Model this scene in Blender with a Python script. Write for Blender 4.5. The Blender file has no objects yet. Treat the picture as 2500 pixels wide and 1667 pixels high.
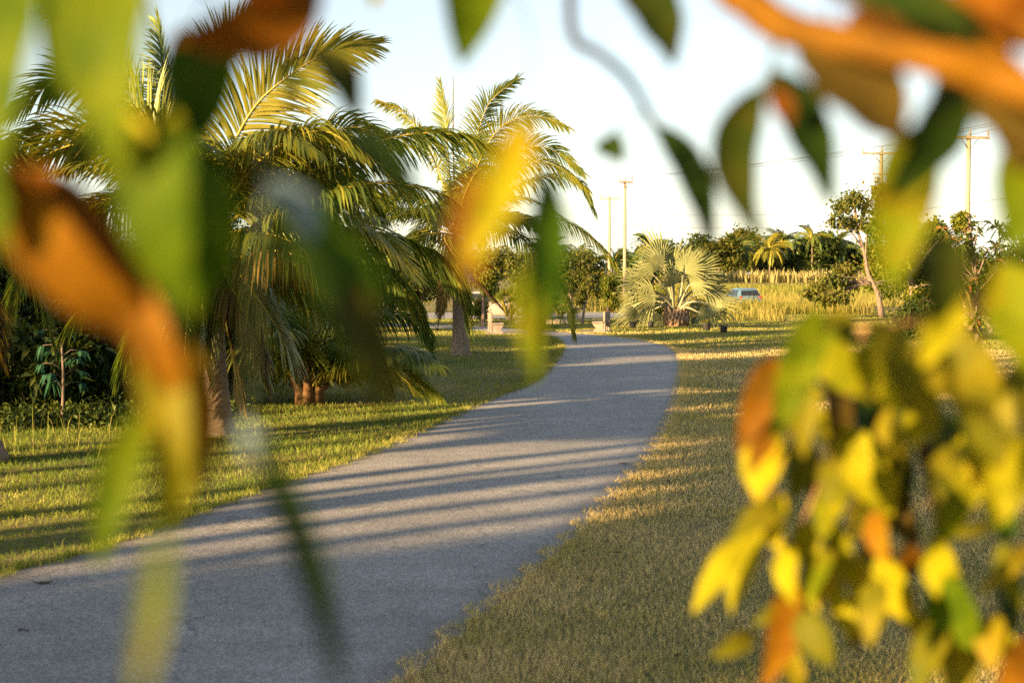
import bpy, math, random
import numpy as np
from mathutils import Vector, Matrix

R = math.radians
scene = bpy.context.scene
col = scene.collection
RNG = np.random.default_rng(7)
random.seed(7)

# ------------------------------------------------------------------ camera
H = 2.4; F = 3472.0; YH = 672.0
PITCH = math.atan((833.5 - YH) / F)
cam_d = bpy.data.cameras.new("camera"); cam = bpy.data.objects.new("camera", cam_d); col.objects.link(cam)
cam.location = (0, 0, H); cam.rotation_euler = (R(90) - PITCH, 0, 0)
cam_d.sensor_width = 36; cam_d.lens = 50; cam_d.clip_start = 0.05; cam_d.clip_end = 6000
cam_d.dof.use_dof = True; cam_d.dof.focus_distance = 42; cam_d.dof.aperture_fstop = 2.5
scene.camera = cam
cp, sp_ = math.cos(PITCH), math.sin(PITCH)

def P(px, py, Y):
    """photo measurement -> world point on the plane at distance Y"""
    u = (px - 1250) / F; v = (833.5 - py) / F
    dy = cp + v * sp_; dz = -sp_ + v * cp
    t = Y / dy
    return np.array([u * t, Y, H + dz * t])

def G(px, py, z=0.0):
    u = (px - 1250) / F; v = (833.5 - py) / F
    dy = cp + v * sp_; dz = -sp_ + v * cp
    t = (z - H) / dz
    return np.array([u * t, dy * t, z])

def nrm(a):
    a = np.asarray(a, float)
    return a / np.maximum(np.linalg.norm(a, axis=-1, keepdims=True), 1e-9)

# ------------------------------------------------------------------ mesh builder
class MB:
    def __init__(s): s.v = []; s.f = []; s.a = []; s.m = []; s.n = 0; s.sm = []
    def add(s, verts, faces, val=0.5, mat=0, smooth=True):
        verts = np.asarray(verts, float).reshape(-1, 3)
        faces = [tuple(int(i) + s.n for i in f) for f in faces]
        s.v.append(verts); s.f += faces; s.n += len(verts)
        if np.ndim(val) == 0: val = [float(val)] * len(faces)
        s.a += list(val); s.m += [mat] * len(faces); s.sm += [smooth] * len(faces)
    def tube(s, pts, rad, k=7, val=0.5, mat=0, cap=True, wob=0.0):
        pts = np.asarray(pts, float); n = len(pts)
        rad = np.broadcast_to(np.asarray(rad, float), (n,)) if np.ndim(rad) == 0 else np.asarray(rad, float)
        T = nrm(np.gradient(pts, axis=0)); ref = np.array([0, 0, 1.0])
        if abs(T[0] @ ref) > .9: ref = np.array([1.0, 0, 0])
        A = nrm(np.cross(T[0], ref)); rings = []
        for i in range(n):
            A = nrm(A - T[i] * (A @ T[i])); B = np.cross(T[i], A)
            th = np.linspace(0, 2 * math.pi, k, endpoint=False)
            rr = rad[i] * (1 + wob * RNG.standard_normal(k))
            rings.append(pts[i] + (np.cos(th) * rr)[:, None] * A + (np.sin(th) * rr)[:, None] * B)
        f = []
        for i in range(n - 1):
            for j in range(k):
                a = i * k + j; b = i * k + (j + 1) % k
                f.append((a, b, b + k, a + k))
        if cap:
            f.append(tuple(range(k))[::-1]); f.append(tuple(range((n - 1) * k, n * k)))
        s.add(np.concatenate(rings), f, val, mat)
    def box(s, c, size, rz=0, val=.5, mat=0, taper=1.0, bev=0.0):
        hx, hy, hz = np.array(size) / 2
        if bev <= 0:
            v = [(-hx, -hy, -hz), (hx, -hy, -hz), (hx, hy, -hz), (-hx, hy, -hz)]
            v += [(x * taper, y * taper, hz) for x, y, z in v]
            f = [(0, 3, 2, 1), (4, 5, 6, 7), (0, 1, 5, 4), (1, 2, 6, 5), (2, 3, 7, 6), (3, 0, 4, 7)]
        else:
            b = min(bev, hx * .9, hy * .9, hz * .9); v = []
            def ring(x, y, z): return [(-x + b, -y, z), (x - b, -y, z), (x, -y + b, z), (x, y - b, z), (x - b, y, z), (-x + b, y, z), (-x, y - b, z), (-x, -y + b, z)]
            v = ring(hx - b, hy - b, -hz) + ring(hx, hy, -hz + b) + ring(hx * taper, hy * taper, hz - b) + ring(hx * taper - b, hy * taper - b, hz)
            f = [tuple(range(8))[::-1], tuple(range(24, 32))]
            for k in range(3):
                for j in range(8): f.append((k * 8 + j, k * 8 + (j + 1) % 8, k * 8 + 8 + (j + 1) % 8, k * 8 + 8 + j))
        v = np.array(v, float); ca, sa = math.cos(rz), math.sin(rz)
        v = np.stack([v[:, 0] * ca - v[:, 1] * sa, v[:, 0] * sa + v[:, 1] * ca, v[:, 2]], 1) + np.asarray(c, float)
        s.add(v, f, val, mat, smooth=False)
    def build(s, name, mats, parent=None):
        me = bpy.data.meshes.new(name)
        v = np.concatenate(s.v) if s.v else np.zeros((0, 3))
        if parent is not None:
            v = v - np.array(parent.matrix_world.translation if parent.parent is None else parent['_o'])
        me.from_pydata(v.tolist(), [], s.f)
        if not isinstance(mats, (list, tuple)): mats = [mats]
        for m in mats: me.materials.append(m)
        at = me.attributes.new('v', 'FLOAT', 'FACE'); at.data.foreach_set('value', np.array(s.a, np.float32))
        me.polygons.foreach_set('material_index', np.array(s.m, np.int32))
        me.polygons.foreach_set('use_smooth', np.array(s.sm, bool))
        me.update()
        o = bpy.data.objects.new(name, me); col.objects.link(o)
        if parent is not None:
            o.parent = parent
        return o

def raw_mesh(name, verts, quads, vals, mat, tri=False, smooth=False):
    """fast numpy path for very many faces"""
    k = 3 if tri else 4
    me = bpy.data.meshes.new(name)
    nv, nf = len(verts), len(quads)
    me.vertices.add(nv); me.vertices.foreach_set('co', np.ascontiguousarray(verts, np.float32).ravel())
    me.loops.add(nf * k); me.loops.foreach_set('vertex_index', np.ascontiguousarray(quads, np.int32).ravel())
    me.polygons.add(nf); me.polygons.foreach_set('loop_start', np.arange(0, nf * k, k, dtype=np.int32))
    me.polygons.foreach_set('use_smooth', np.full(nf, smooth))
    at = me.attributes.new('v', 'FLOAT', 'FACE'); at.data.foreach_set('value', np.ascontiguousarray(vals, np.float32))
    me.materials.append(mat); me.update(calc_edges=True); me.validate()
    o = bpy.data.objects.new(name, me); col.objects.link(o)
    return o

def empty(name, loc):
    o = bpy.data.objects.new(name, None); o.empty_display_size = .2; col.objects.link(o)
    o.location = tuple(float(x) for x in loc); o['_o'] = tuple(float(x) for x in loc)
    o.matrix_world = Matrix.Translation(Vector(o.location))
    return o
def tag(o, label=None, cat=None, group=None, kind=None):
    if label: o['label'] = label
    if cat: o['category'] = cat
    if group: o['group'] = group
    if kind: o['kind'] = kind
    return o
def subpart(mb, name, mats, part, root):
    """a mesh under a part (the part's own origin is its thing's origin)"""
    part['_o'] = root['_o']
    o = mb.build(name, mats, None)
    me = o.data; n = len(me.vertices); c = np.empty(n * 3, np.float32); me.vertices.foreach_get('co', c)
    c = c.reshape(-1, 3) - np.array(root['_o'], np.float32); me.vertices.foreach_set('co', c.ravel()); me.update()
    o.parent = part
    return o
def copy_tree(o, parent=None):
    c = o.copy(); col.objects.link(c)
    if parent is not None: c.parent = parent
    for ch in list(o.children): copy_tree(ch, c)
    return c
def crom(pts, n):
    """Catmull-Rom samples through the points"""
    p = np.asarray(pts, float)
    p = np.vstack([2 * p[0] - p[1], p, 2 * p[-1] - p[-2]])
    seg = len(p) - 3; out = []
    for t in np.linspace(0, seg - 1e-6, n):
        i = int(t); u = t - i
        a, b, c, d = p[i:i + 4]
        out.append(.5 * ((2 * b) + (c - a) * u + (2 * a - 5 * b + 4 * c - d) * u * u + (3 * b - a - 3 * c + d) * u ** 3))
    out = np.array(out)
    L = np.r_[0, np.cumsum(np.linalg.norm(np.diff(out, axis=0), axis=1))]
    q = np.linspace(0, L[-1], n)
    return np.stack([np.interp(q, L, out[:, k]) for k in range(3)], 1)

# ------------------------------------------------------------------ materials
def new_mat(name):
    m = bpy.data.materials.new(name); m.use_nodes = True
    nt = m.node_tree; nt.nodes.clear()
    out = nt.nodes.new('ShaderNodeOutputMaterial')
    return m, nt, out
def N(nt, t, **kw):
    n = nt.nodes.new(t)
    for k, v in kw.items(): setattr(n, k, v)
    return n
def ramp(nt, stops, fac):
    r = N(nt, 'ShaderNodeValToRGB')
    e = r.color_ramp.elements
    while len(e) < len(stops): e.new(0.5)
    for i, (p, c) in enumerate(stops): e[i].position = p; e[i].color = (*c, 1)
    nt.links.new(fac, r.inputs[0]); return r.outputs[0]
def noise(nt, vec, scale, detail=4, rough=.55):
    n = N(nt, 'ShaderNodeTexNoise'); n.inputs['Scale'].default_value = scale
    n.inputs['Detail'].default_value = detail; n.inputs['Roughness'].default_value = rough
    if vec is not None: nt.links.new(vec, n.inputs['Vector'])
    return n.outputs['Fac']
def math_(nt, op, a, b):
    n = N(nt, 'ShaderNodeMath', operation=op)
    for i, x in enumerate((a, b)):
        if isinstance(x, (int, float)): n.inputs[i].default_value = x
        else: nt.links.new(x, n.inputs[i])
    return n.outputs[0]
def mixc(nt, f, a, b, mode='MIX'):
    n = N(nt, 'ShaderNodeMix', data_type='RGBA', blend_type=mode)
    for s, x in ((0, f), (6, a), (7, b)):
        if isinstance(x, (int, float)): n.inputs[s].default_value = x
        elif isinstance(x, tuple): n.inputs[s].default_value = (*x, 1)
        else: nt.links.new(x, n.inputs[s])
    return n.outputs[2]

def leaf_mat(name, stops, trans=.35, tcol=None, rough=.5, spec=.3, nscale=6, namt=.35, tgain=1.6):
    m, nt, out = new_mat(name)
    at = N(nt, 'ShaderNodeAttribute', attribute_name='v')
    tc = N(nt, 'ShaderNodeTexCoord')
    nz = noise(nt, tc.outputs['Object'], nscale, 3)
    f = math_(nt, 'ADD', at.outputs['Fac'], math_(nt, 'MULTIPLY', math_(nt, 'SUBTRACT', nz, .5), namt))
    c = ramp(nt, stops, f)
    pb = N(nt, 'ShaderNodeBsdfPrincipled')
    nt.links.new(c, pb.inputs['Base Color']); pb.inputs['Roughness'].default_value = rough
    pb.inputs['Specular IOR Level'].default_value = spec
    nt.links.new(mixc(nt, .65, (1, 1, 1), mixc(nt, 1.0, c, (6.0, 6.0, 6.0), 'MULTIPLY')), pb.inputs['Specular Tint'])
    tl = N(nt, 'ShaderNodeBsdfTranslucent')
    tcn = mixc(nt, 1.0, c, tcol or (1.0 * tgain, .95 * tgain, .35 * tgain), 'MULTIPLY')
    nt.links.new(tcn, tl.inputs['Color'])
    mx = N(nt, 'ShaderNodeMixShader'); mx.inputs[0].default_value = trans
    nt.links.new(pb.outputs[0], mx.inputs[1]); nt.links.new(tl.outputs[0], mx.inputs[2])
    nt.links.new(mx.outputs[0], out.inputs[0])
    return m

def solid_mat(name, stops, nscale=8, rough=.8, spec=.3, bump=.0, stretch=(1, 1, 1), metallic=0, coat=0):
    m, nt, out = new_mat(name)
    tc = N(nt, 'ShaderNodeTexCoord'); mp = N(nt, 'ShaderNodeMapping'); mp.inputs['Scale'].default_value = stretch
    nt.links.new(tc.outputs['Object'], mp.inputs[0])
    nz = noise(nt, mp.outputs[0], nscale, 6, .6)
    c = ramp(nt, stops, nz)
    pb = N(nt, 'ShaderNodeBsdfPrincipled'); nt.links.new(c, pb.inputs['Base Color'])
    pb.inputs['Roughness'].default_value = rough; pb.inputs['Specular IOR Level'].default_value = spec
    pb.inputs['Metallic'].default_value = metallic; pb.inputs['Coat Weight'].default_value = coat
    if bump:
        b = N(nt, 'ShaderNodeBump'); b.inputs['Strength'].default_value = bump; b.inputs['Distance'].default_value = .02
        nt.links.new(nz, b.inputs['Height']); nt.links.new(b.outputs[0], pb.inputs['Normal'])
    nt.links.new(pb.outputs[0], out.inputs[0])
    return m

M = {}
M['frond'] = leaf_mat('coconut_leaflet', [(0, (0.0345, 0.0713, 0.0242)), (.35, (0.0920, 0.1265, 0.0220)), (.7, (0.1955, 0.1898, 0.0220)), (1, (0.2990, 0.2300, 0.0330))], trans=.33, rough=.36, spec=1.0, nscale=1.2, namt=.5)
M['frond_old'] = leaf_mat('old_leaflet', [(0, (.05, .05, .015)), (.5, (.13, .09, .02)), (1, (.22, .13, .05))], trans=.25, rough=.6, nscale=1.2)
M['frond_dead'] = leaf_mat('dead_leaflet', [(0, (.10, .05, .025)), (.5, (.2, .11, .06)), (1, (.3, .2, .13))], trans=.15, rough=.8, nscale=1.5)
M['midrib'] = solid_mat('midrib', [(.3, (.22, .17, .02)), (.7, (.36, .27, .04))], 3, .5)
M['midrib_dead'] = solid_mat('midrib_dead', [(.3, (.2, .12, .07)), (.7, (.33, .22, .15))], 3, .8)
M['palm_bark'] = solid_mat('palm_bark', [(.3, (.12, .085, .06)), (.55, (.22, .165, .12)), (.75, (.30, .24, .19))], 6, .9, .2, .6, (1, 1, 5))
M['fibre'] = solid_mat('palm_fibre', [(.3, (.09, .045, .02)), (.7, (.22, .12, .05))], 14, .9, .2, .5)
M['bark'] = solid_mat('bark', [(.3, (.11, .08, .06)), (.7, (.24, .18, .14))], 9, .9, .2, .5, (1, 1, .4))
M['bark_pale'] = solid_mat('bark_pale', [(.3, (.14, .105, .08)), (.7, (.27, .21, .165))], 9, .9, .2, .4, (1, 1, .4))
M['silver'] = leaf_mat('silver_fan', [(0, (0.1045, 0.1254, 0.0516)), (.5, (0.1710, 0.1833, 0.0732)), (1, (0.2375, 0.2314, 0.1033))], trans=.12, rough=.55, nscale=2, namt=.3, tcol=(1, .95, .5))
M['silver_stem'] = solid_mat('silver_petiole', [(.3, (.20, .20, .12)), (.7, (.30, .28, .17))], 4, .6)
M['boots'] = solid_mat('leaf_boots', [(.3, (.20, .12, .07)), (.7, (.46, .32, .20))], 7, .9, .2, .6)
M['tree_dark'] = leaf_mat('tree_leaf_dark', [(0, (.018, .035, .010)), (.5, (.040, .062, .012)), (1, (.085, .10, .016))], trans=.25, rough=.45, nscale=.8)
M['tree_olive'] = leaf_mat('tree_leaf_olive', [(0, (.03, .045, .010)), (.5, (.075, .085, .014)), (1, (.15, .13, .02))], trans=.28, rough=.5, nscale=.8)
M['tree_bright'] = leaf_mat('tree_leaf_bright', [(0, (.04, .075, .010)), (.5, (.11, .13, .015)), (1, (.21, .19, .02))], trans=.35, rough=.45, nscale=1)
M['tree_copper'] = leaf_mat('tree_leaf_copper', [(0, (.03, .06, .010)), (.5, (.075, .10, .014)), (.8, (.17, .10, .02)), (1, (.26, .09, .03))], trans=.3, rough=.38, nscale=2)
M['bluegreen'] = leaf_mat('papaya_leaf', [(0, (.015, .06, .035)), (1, (.04, .12, .06))], trans=.25, rough=.45)
M['dry_brush'] = leaf_mat('dry_brush', [(0, (.06, .04, .025)), (1, (.18, .12, .08))], trans=.1, rough=.9)
M['grass'] = leaf_mat('grass_blade', [(0, (0.0619, 0.1275, 0.0184)), (.4, (0.1754, 0.2040, 0.0306)), (.7, (0.3715, 0.3162, 0.1020)), (1, (0.6192, 0.4692, 0.2550))], trans=.28, rough=.6, spec=.2, nscale=.45, namt=.95)
M['tall_grass'] = leaf_mat('tall_grass_blade', [(0, (.07, .10, .015)), (.5, (.20, .185, .04)), (1, (.40, .29, .11))], trans=.3, rough=.6, spec=.25, nscale=.12, namt=.5)
M['cane'] = leaf_mat('cane_blade', [(0, (.13, .13, .045)), (.5, (.25, .22, .085)), (1, (.40, .33, .16))], trans=.3, rough=.6, spec=.25, nscale=.05)
# leaves near the lens
M['lf_yellow'] = leaf_mat('leaf_yellow', [(0, (0.0562, 0.0861, 0.0026)), (.35, (0.1349, 0.1291, 0.0026)), (.7, (0.2529, 0.2275, 0.0051)), (1, (0.2811, 0.2030, 0.0051))], trans=.35, rough=.6, spec=.14, nscale=24, namt=1.3, tgain=1.3)
M['lf_sheen'] = leaf_mat('leaf_sky_sheen', [(0, (.10, .15, .16)), (1, (.19, .25, .27))], trans=.1, rough=.5, spec=.3, nscale=20, namt=.8)  # sky reflection on dark leaves, painted in as a pale bluish leaf colour
M['lf_gold'] = leaf_mat('leaf_gold', [(0, (.045, .06, .003)), (.4, (.10, .095, .004)), (.75, (.165, .135, .005)), (1, (.19, .125, .005))], trans=.35, rough=.55, spec=.2, nscale=24, namt=1.3, tgain=1.3)
M['lf_lime'] = leaf_mat('leaf_lime', [(0, (0.0203, 0.0521, 0.0017)), (.4, (0.0609, 0.0937, 0.0023)), (.75, (0.1136, 0.1354, 0.0029)), (1, (0.1379, 0.1042, 0.0029))], trans=.38, rough=.6, spec=.14, nscale=24, namt=1.3, tgain=1.3)
M['lf_green'] = leaf_mat('leaf_green', [(0, (0.0120, 0.0390, 0.0032)), (.5, (0.0360, 0.0780, 0.0032)), (1, (0.0900, 0.1105, 0.0040))], trans=.3, rough=.6, spec=.14, nscale=22, namt=1.2)
M['lf_dark'] = leaf_mat('leaf_dark_green', [(0, (.006, .018, .003)), (.5, (.018, .034, .004)), (1, (.05, .045, .005))], trans=.22, rough=.6, spec=.14, nscale=22, namt=1.2)
M['lf_orange'] = leaf_mat('leaf_orange', [(0, (0.0478, 0.0446, 0.0022)), (.35, (0.1009, 0.0433, 0.0022)), (.7, (0.1700, 0.0739, 0.0029)), (1, (0.1806, 0.1275, 0.0036))], trans=.35, rough=.6, spec=.14, nscale=22, namt=1.3, tcol=(1.4, .9, .4))
M['lf_red'] = leaf_mat('leaf_russet', [(0, (0.0330, 0.0260, 0.0032)), (.4, (0.0825, 0.0260, 0.0032)), (1, (0.2090, 0.0780, 0.0048))], trans=.3, rough=.6, spec=.14, nscale=22, namt=1.2, tcol=(1.4, .8, .4))
M['lf_brown'] = leaf_mat('leaf_brown', [(0, (.03, .022, .006)), (1, (.09, .06, .010))], trans=.2, rough=.6, spec=.14, nscale=14, namt=.7)
M['twig'] = solid_mat('twig', [(.3, (.14, .07, .03)), (.7, (.30, .15, .06))], 40, .6, .4, .3)
M['bough'] = solid_mat('bough', [(.3, (.05, .024, .003)), (.7, (.16, .072, .006))], 14, .9, .08, .5)
M['twig_dark'] = solid_mat('twig_dark', [(.3, (.012, .012, .012)), (.7, (.03, .03, .028))], 40, .7, .2)
M['twig_green'] = solid_mat('twig_green', [(.3, (.03, .05, .02)), (.7, (.07, .09, .03))], 40, .5, .5)
# built things
M['concrete'] = solid_mat('concrete', [(.25, (.14, .11, .09)), (.5, (.22, .175, .14)), (.8, (.28, .23, .18))], 5, .9, .2, .3)
M['stone'] = solid_mat('stone_block', [(.3, (.35, .28, .18)), (.7, (.6, .5, .34))], 4, .9, .2, .6)
M['pole'] = solid_mat('pole_timber', [(.3, (.30, .22, .13)), (.7, (.42, .32, .2))], 4, .85, .2, .2, (1, 1, .15))
M['pole_dark'] = solid_mat('pole_timber_dark', [(.3, (.16, .12, .09)), (.7, (.28, .22, .16))], 4, .85, .2, .2, (1, 1, .15))
M['ceramic'] = solid_mat('insulator', [(.3, (.30, .20, .13)), (.7, (.42, .30, .2))], 4, .3)
M['steel'] = solid_mat('steel', [(.3, (.12, .12, .12)), (.7, (.2, .2, .2))], 10, .5, .5, 0, metallic=.6)
M['wire'] = solid_mat('wire', [(.3, (.10, .10, .11)), (.7, (.14, .14, .15))], 10, .6)
M['pot'] = solid_mat('black_pot', [(.3, (.012, .011, .012)), (.7, (.03, .027, .026))], 12, .7, .3)
M['car_blue'] = solid_mat('car_silver_blue', [(.3, (.06, .12, .18)), (.7, (.08, .15, .22))], 2, .25, .6, coat=.6)
M['car_white'] = solid_mat('car_white', [(.3, (.30, .26, .23)), (.7, (.36, .32, .28))], 2, .3, .6, coat=.5)
M['glass'] = solid_mat('car_glass', [(.3, (.012, .015, .018)), (.7, (.02, .022, .025))], 2, .06, .9)
M['tyre'] = solid_mat('tyre', [(.3, (.012, .012, .012)), (.7, (.025, .025, .025))], 20, .85)
M['rim'] = solid_mat('rim', [(.3, (.45, .45, .45)), (.7, (.55, .55, .55))], 8, .35, .5, metallic=.5)
M['lamp_red'] = solid_mat('tail_lamp', [(.3, (.35, .02, .015)), (.7, (.45, .04, .02))], 8, .2, .6)
M['plastic'] = solid_mat('car_trim', [(.3, (.02, .02, .02)), (.7, (.035, .035, .035))], 8, .6)
M['red_leaf'] = leaf_mat('red_leaf', [(0, (.30, .02, .01)), (1, (.55, .06, .02))], trans=.3, rough=.4)

def ground_mat(name, dry, green, soil, sc=1.0):
    m, nt, out = new_mat(name)
    tc = N(nt, 'ShaderNodeTexCoord')
    n1 = noise(nt, tc.outputs['Object'], .22 * sc, 5); n2 = noise(nt, tc.outputs['Object'], 5 * sc, 6, .7); n3 = noise(nt, tc.outputs['Object'], 60 * sc, 4, .7)
    f = math_(nt, 'ADD', math_(nt, 'MULTIPLY', n1, .55), math_(nt, 'MULTIPLY', n2, .45))
    c = ramp(nt, [(.36, green), (.5, tuple((a + b) / 2 for a, b in zip(dry, green))), (.6, dry)], f)
    c = mixc(nt, math_(nt, 'MULTIPLY', n3, .75), c, soil)
    pb = N(nt, 'ShaderNodeBsdfPrincipled'); nt.links.new(c, pb.inputs['Base Color'])
    pb.inputs['Roughness'].default_value = .95; pb.inputs['Specular IOR Level'].default_value = .1
    b = N(nt, 'ShaderNodeBump'); b.inputs['Strength'].default_value = .8; b.inputs['Distance'].default_value = .03
    nt.links.new(n3, b.inputs['Height']); nt.links.new(b.outputs[0], pb.inputs['Normal'])
    nt.links.new(pb.outputs[0], out.inputs[0]); return m
M['ground'] = ground_mat('lawn_ground', (.30, .24, .10), (.12, .15, .035), (.12, .09, .05))
M['soil'] = solid_mat('soil', [(.3, (.12, .06, .03)), (.7, (.22, .11, .05))], 2, .95, .1, .5)

def asphalt():
    m, nt, out = new_mat('asphalt')
    tc = N(nt, 'ShaderNodeTexCoord'); o = tc.outputs['Object']
    fine = noise(nt, o, 75, 2, .9); mid = noise(nt, o, 9, 5, .65); big = noise(nt, o, .6, 4, .6)
    mp = N(nt, 'ShaderNodeMapping'); mp.inputs['Scale'].default_value = (.35, 2.2, 1); nt.links.new(o, mp.inputs[0])
    streak = noise(nt, mp.outputs[0], 1.2, 4, .6)
    v = N(nt, 'ShaderNodeTexVoronoi'); v.inputs['Scale'].default_value = 70; nt.links.new(o, v.inputs['Vector'])
    agg = N(nt, 'ShaderNodeSeparateColor'); nt.links.new(v.outputs['Color'], agg.inputs[0])
    grain = math_(nt, 'ADD', math_(nt, 'MULTIPLY', fine, .5), math_(nt, 'MULTIPLY', agg.outputs[0], .5))
    f = math_(nt, 'ADD', math_(nt, 'MULTIPLY', grain, .62), math_(nt, 'ADD', math_(nt, 'MULTIPLY', mid, .16), math_(nt, 'ADD', math_(nt, 'MULTIPLY', big, .30), math_(nt, 'MULTIPLY', streak, .16))))
    c = ramp(nt, [(.40, (.09, .091, .094)), (.54, (.192, .182, .174)), (.66, (.268, .25, .236)), (.78, (.36, .35, .335)), (.90, (.52, .50, .47))], f)
    # fine cracks
    wv = N(nt, 'ShaderNodeTexVoronoi', feature='DISTANCE_TO_EDGE'); wv.inputs['Scale'].default_value = .55
    wn = N(nt, 'ShaderNodeTexNoise'); wn.inputs['Scale'].default_value = 2.5; wn.inputs['Detail'].default_value = 5; nt.links.new(o, wn.inputs['Vector'])
    ad = N(nt, 'ShaderNodeVectorMath', operation='ADD'); nt.links.new(o, ad.inputs[0]); nt.links.new(wn.outputs['Color'], ad.inputs[1]); nt.links.new(ad.outputs[0], wv.inputs['Vector'])
    crack = math_(nt, 'MULTIPLY', math_(nt, 'LESS_THAN', wv.outputs['Distance'], .012), math_(nt, 'GREATER_THAN', big, .53))
    c = mixc(nt, math_(nt, 'MULTIPLY', crack, .4), c, (.03, .03, .03))
    ea = N(nt, 'ShaderNodeAttribute', attribute_name='edge'); en = noise(nt, o, 3.5, 5, .7)
    ef = math_(nt, 'MULTIPLY', ea.outputs['Fac'], math_(nt, 'MULTIPLY', en, 1.5)); ef = math_(nt, 'MINIMUM', ef, .9)
    c = mixc(nt, ef, c, (.13, .105, .075))
    pb = N(nt, 'ShaderNodeBsdfPrincipled'); nt.links.new(c, pb.inputs['Base Color'])
    pb.inputs['Roughness'].default_value = .72; pb.inputs['Specular IOR Level'].default_value = .45
    b = N(nt, 'ShaderNodeBump'); b.inputs['Strength'].default_value = .55; b.inputs['Distance'].default_value = .006
    nt.links.new(math_(nt, 'ADD', v.outputs['Distance'], fine), b.inputs['Height']); nt.links.new(b.outputs[0], pb.inputs['Normal'])
    nt.links.new(pb.outputs[0], out.inputs[0]); return m
M['asphalt'] = asphalt()

# ------------------------------------------------------------------ light
SUN_EL, SUN_AZ = R(13), None
sun_to = np.array([-.762, -.648, 0.0])           # horizontal direction towards the sun
sun_to = np.array([sun_to[0] * math.cos(SUN_EL), sun_to[1] * math.cos(SUN_EL), math.sin(SUN_EL)])
sl = bpy.data.lights.new('sun', 'SUN'); sl.energy = 4.3; sl.angle = R(1.1); sl.color = (1.0, .68, .33)
so = bpy.data.objects.new('sun', sl); col.objects.link(so)
so.rotation_euler = Vector(-sun_to).to_track_quat('-Z', 'Y').to_euler()
w = bpy.data.worlds.new('World'); scene.world = w; w.use_nodes = True
nt = w.node_tree; nt.nodes.clear()
wo = N(nt, 'ShaderNodeOutputWorld'); bg = N(nt, 'ShaderNodeBackground'); sky = N(nt, 'ShaderNodeTexSky', sky_type='NISHITA')
sky.sun_disc = False; sky.sun_elevation = SUN_EL
# sky's sun direction: rotation 0 is +Y, growing clockwise seen from above
sky.sun_rotation = math.atan2(sun_to[0], sun_to[1])
sky.air_density = 1.0; sky.dust_density = .7; sky.ozone_density = 1.0; sky.altitude = 0
bg.inputs['Strength'].default_value = .0455
hs = N(nt, 'ShaderNodeHueSaturation'); hs.inputs['Saturation'].default_value = .62   # thin haze whitens the sky
nt.links.new(sky.outputs[0], hs.inputs['Color']); nt.links.new(hs.outputs[0], bg.inputs[0]); nt.links.new(bg.outputs[0], wo.inputs[0])
scene.view_settings.view_transform = 'Standard'; scene.view_settings.look = 'None'
scene.view_settings.exposure = 2.5; scene.view_settings.gamma = 1

# ------------------------------------------------------------------ ground, path, roads
def sheet(name, pts, z, mat, sub=None):
    mb = MB(); mb.add([(x, y, z) for x, y in pts], [tuple(range(len(pts)))], .5, smooth=False)
    return tag(mb.build(name, mat), kind='structure')
gb = MB(); nx = 60
xs = np.concatenate([-np.geomspace(3000, 3, 24), np.linspace(-2, 2, 5), np.geomspace(3, 3000, 24)])
ys = np.concatenate([[-300, -60, -20], np.linspace(-6, 60, 40), np.geomspace(64, 5000, 22)])
gx, gy = np.meshgrid(xs, ys); nxx = len(xs); nyy = len(ys)
gf = [(j * nxx + i, j * nxx + i + 1, (j + 1) * nxx + i + 1, (j + 1) * nxx + i) for j in range(nyy - 1) for i in range(nxx - 1)]
gb.add(np.stack([gx.ravel(), gy.ravel(), np.zeros(gx.size)], 1), gf, .5)
tag(gb.build('ground', M['ground']), kind='structure')

Lpx = [(-900, 1600), (-300, 1480), (0, 1406), (212, 1352), (441, 1270), (659, 1190), (882, 1116), (1063, 1036), (1180, 982), (1290, 938), (1340, 894), (1368, 846), (1336, 823), (1221, 811), (1120, 804), (900, 796)]
Rpx = [(300, 2300), (780, 1870), (999, 1666), (1116, 1562), (1222, 1467), (1350, 1371), (1467, 1254), (1573, 1143), (1611, 1097), (1650, 1005), (1665, 944), (1669, 880), (1640, 849), (1570, 832), (1451, 818), (1297, 806), (1120, 796), (900, 788)]
Lw = crom([G(*p)[:2].tolist() + [0] for p in Lpx], 90)[:, :2]
Rw = crom([G(*p)[:2].tolist() + [0] for p in Rpx], 90)[:, :2]
pb_ = MB(); ZT = .022
jl = np.convolve(RNG.standard_normal(94), np.ones(5) / 5, 'valid')[:90, None] * .05
Lw2 = Lw + np.array([[1, .2]]) * jl; Rw2 = Rw + np.array([[1, .2]]) * np.roll(jl, 31, 0)
def lerp(a, b, t): return a + (b - a) * t
rows = []
ROWS = ((0, -.02, 1), (0, ZT - .012, 1), (.01, ZT, .9), (.09, ZT + .006, 0), (.5, ZT + .02, 0), (.91, ZT + .006, 0), (.99, ZT, .9), (1, ZT - .012, 1), (1, -.02, 1))
for t, z, _ in ROWS:
    p = lerp(Lw2, Rw2, t); rows.append(np.column_stack([p, np.full(90, z)]))
V = np.concatenate(rows); nr = 90
pf = [(k * nr + i + 1, k * nr + i, (k + 1) * nr + i, (k + 1) * nr + i + 1) for k in range(8) for i in range(nr - 1)]
pf = [tuple(f[::-1]) for f in pf] if True else pf
pb_.add(V, pf, .5); tag(pb_.build('path', M['asphalt']), kind='structure')
ea_ = bpy.data.objects['path'].data.attributes.new('edge', 'FLOAT', 'POINT'); ea_.data.foreach_set('value', np.repeat(np.array([r[2] for r in ROWS], np.float32), 90))
sheet('road', [(-40, 78.5), (5.5, 78.5), (7.5, 83), (7.5, 92), (-40, 92)], .004, M['asphalt'])

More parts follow.
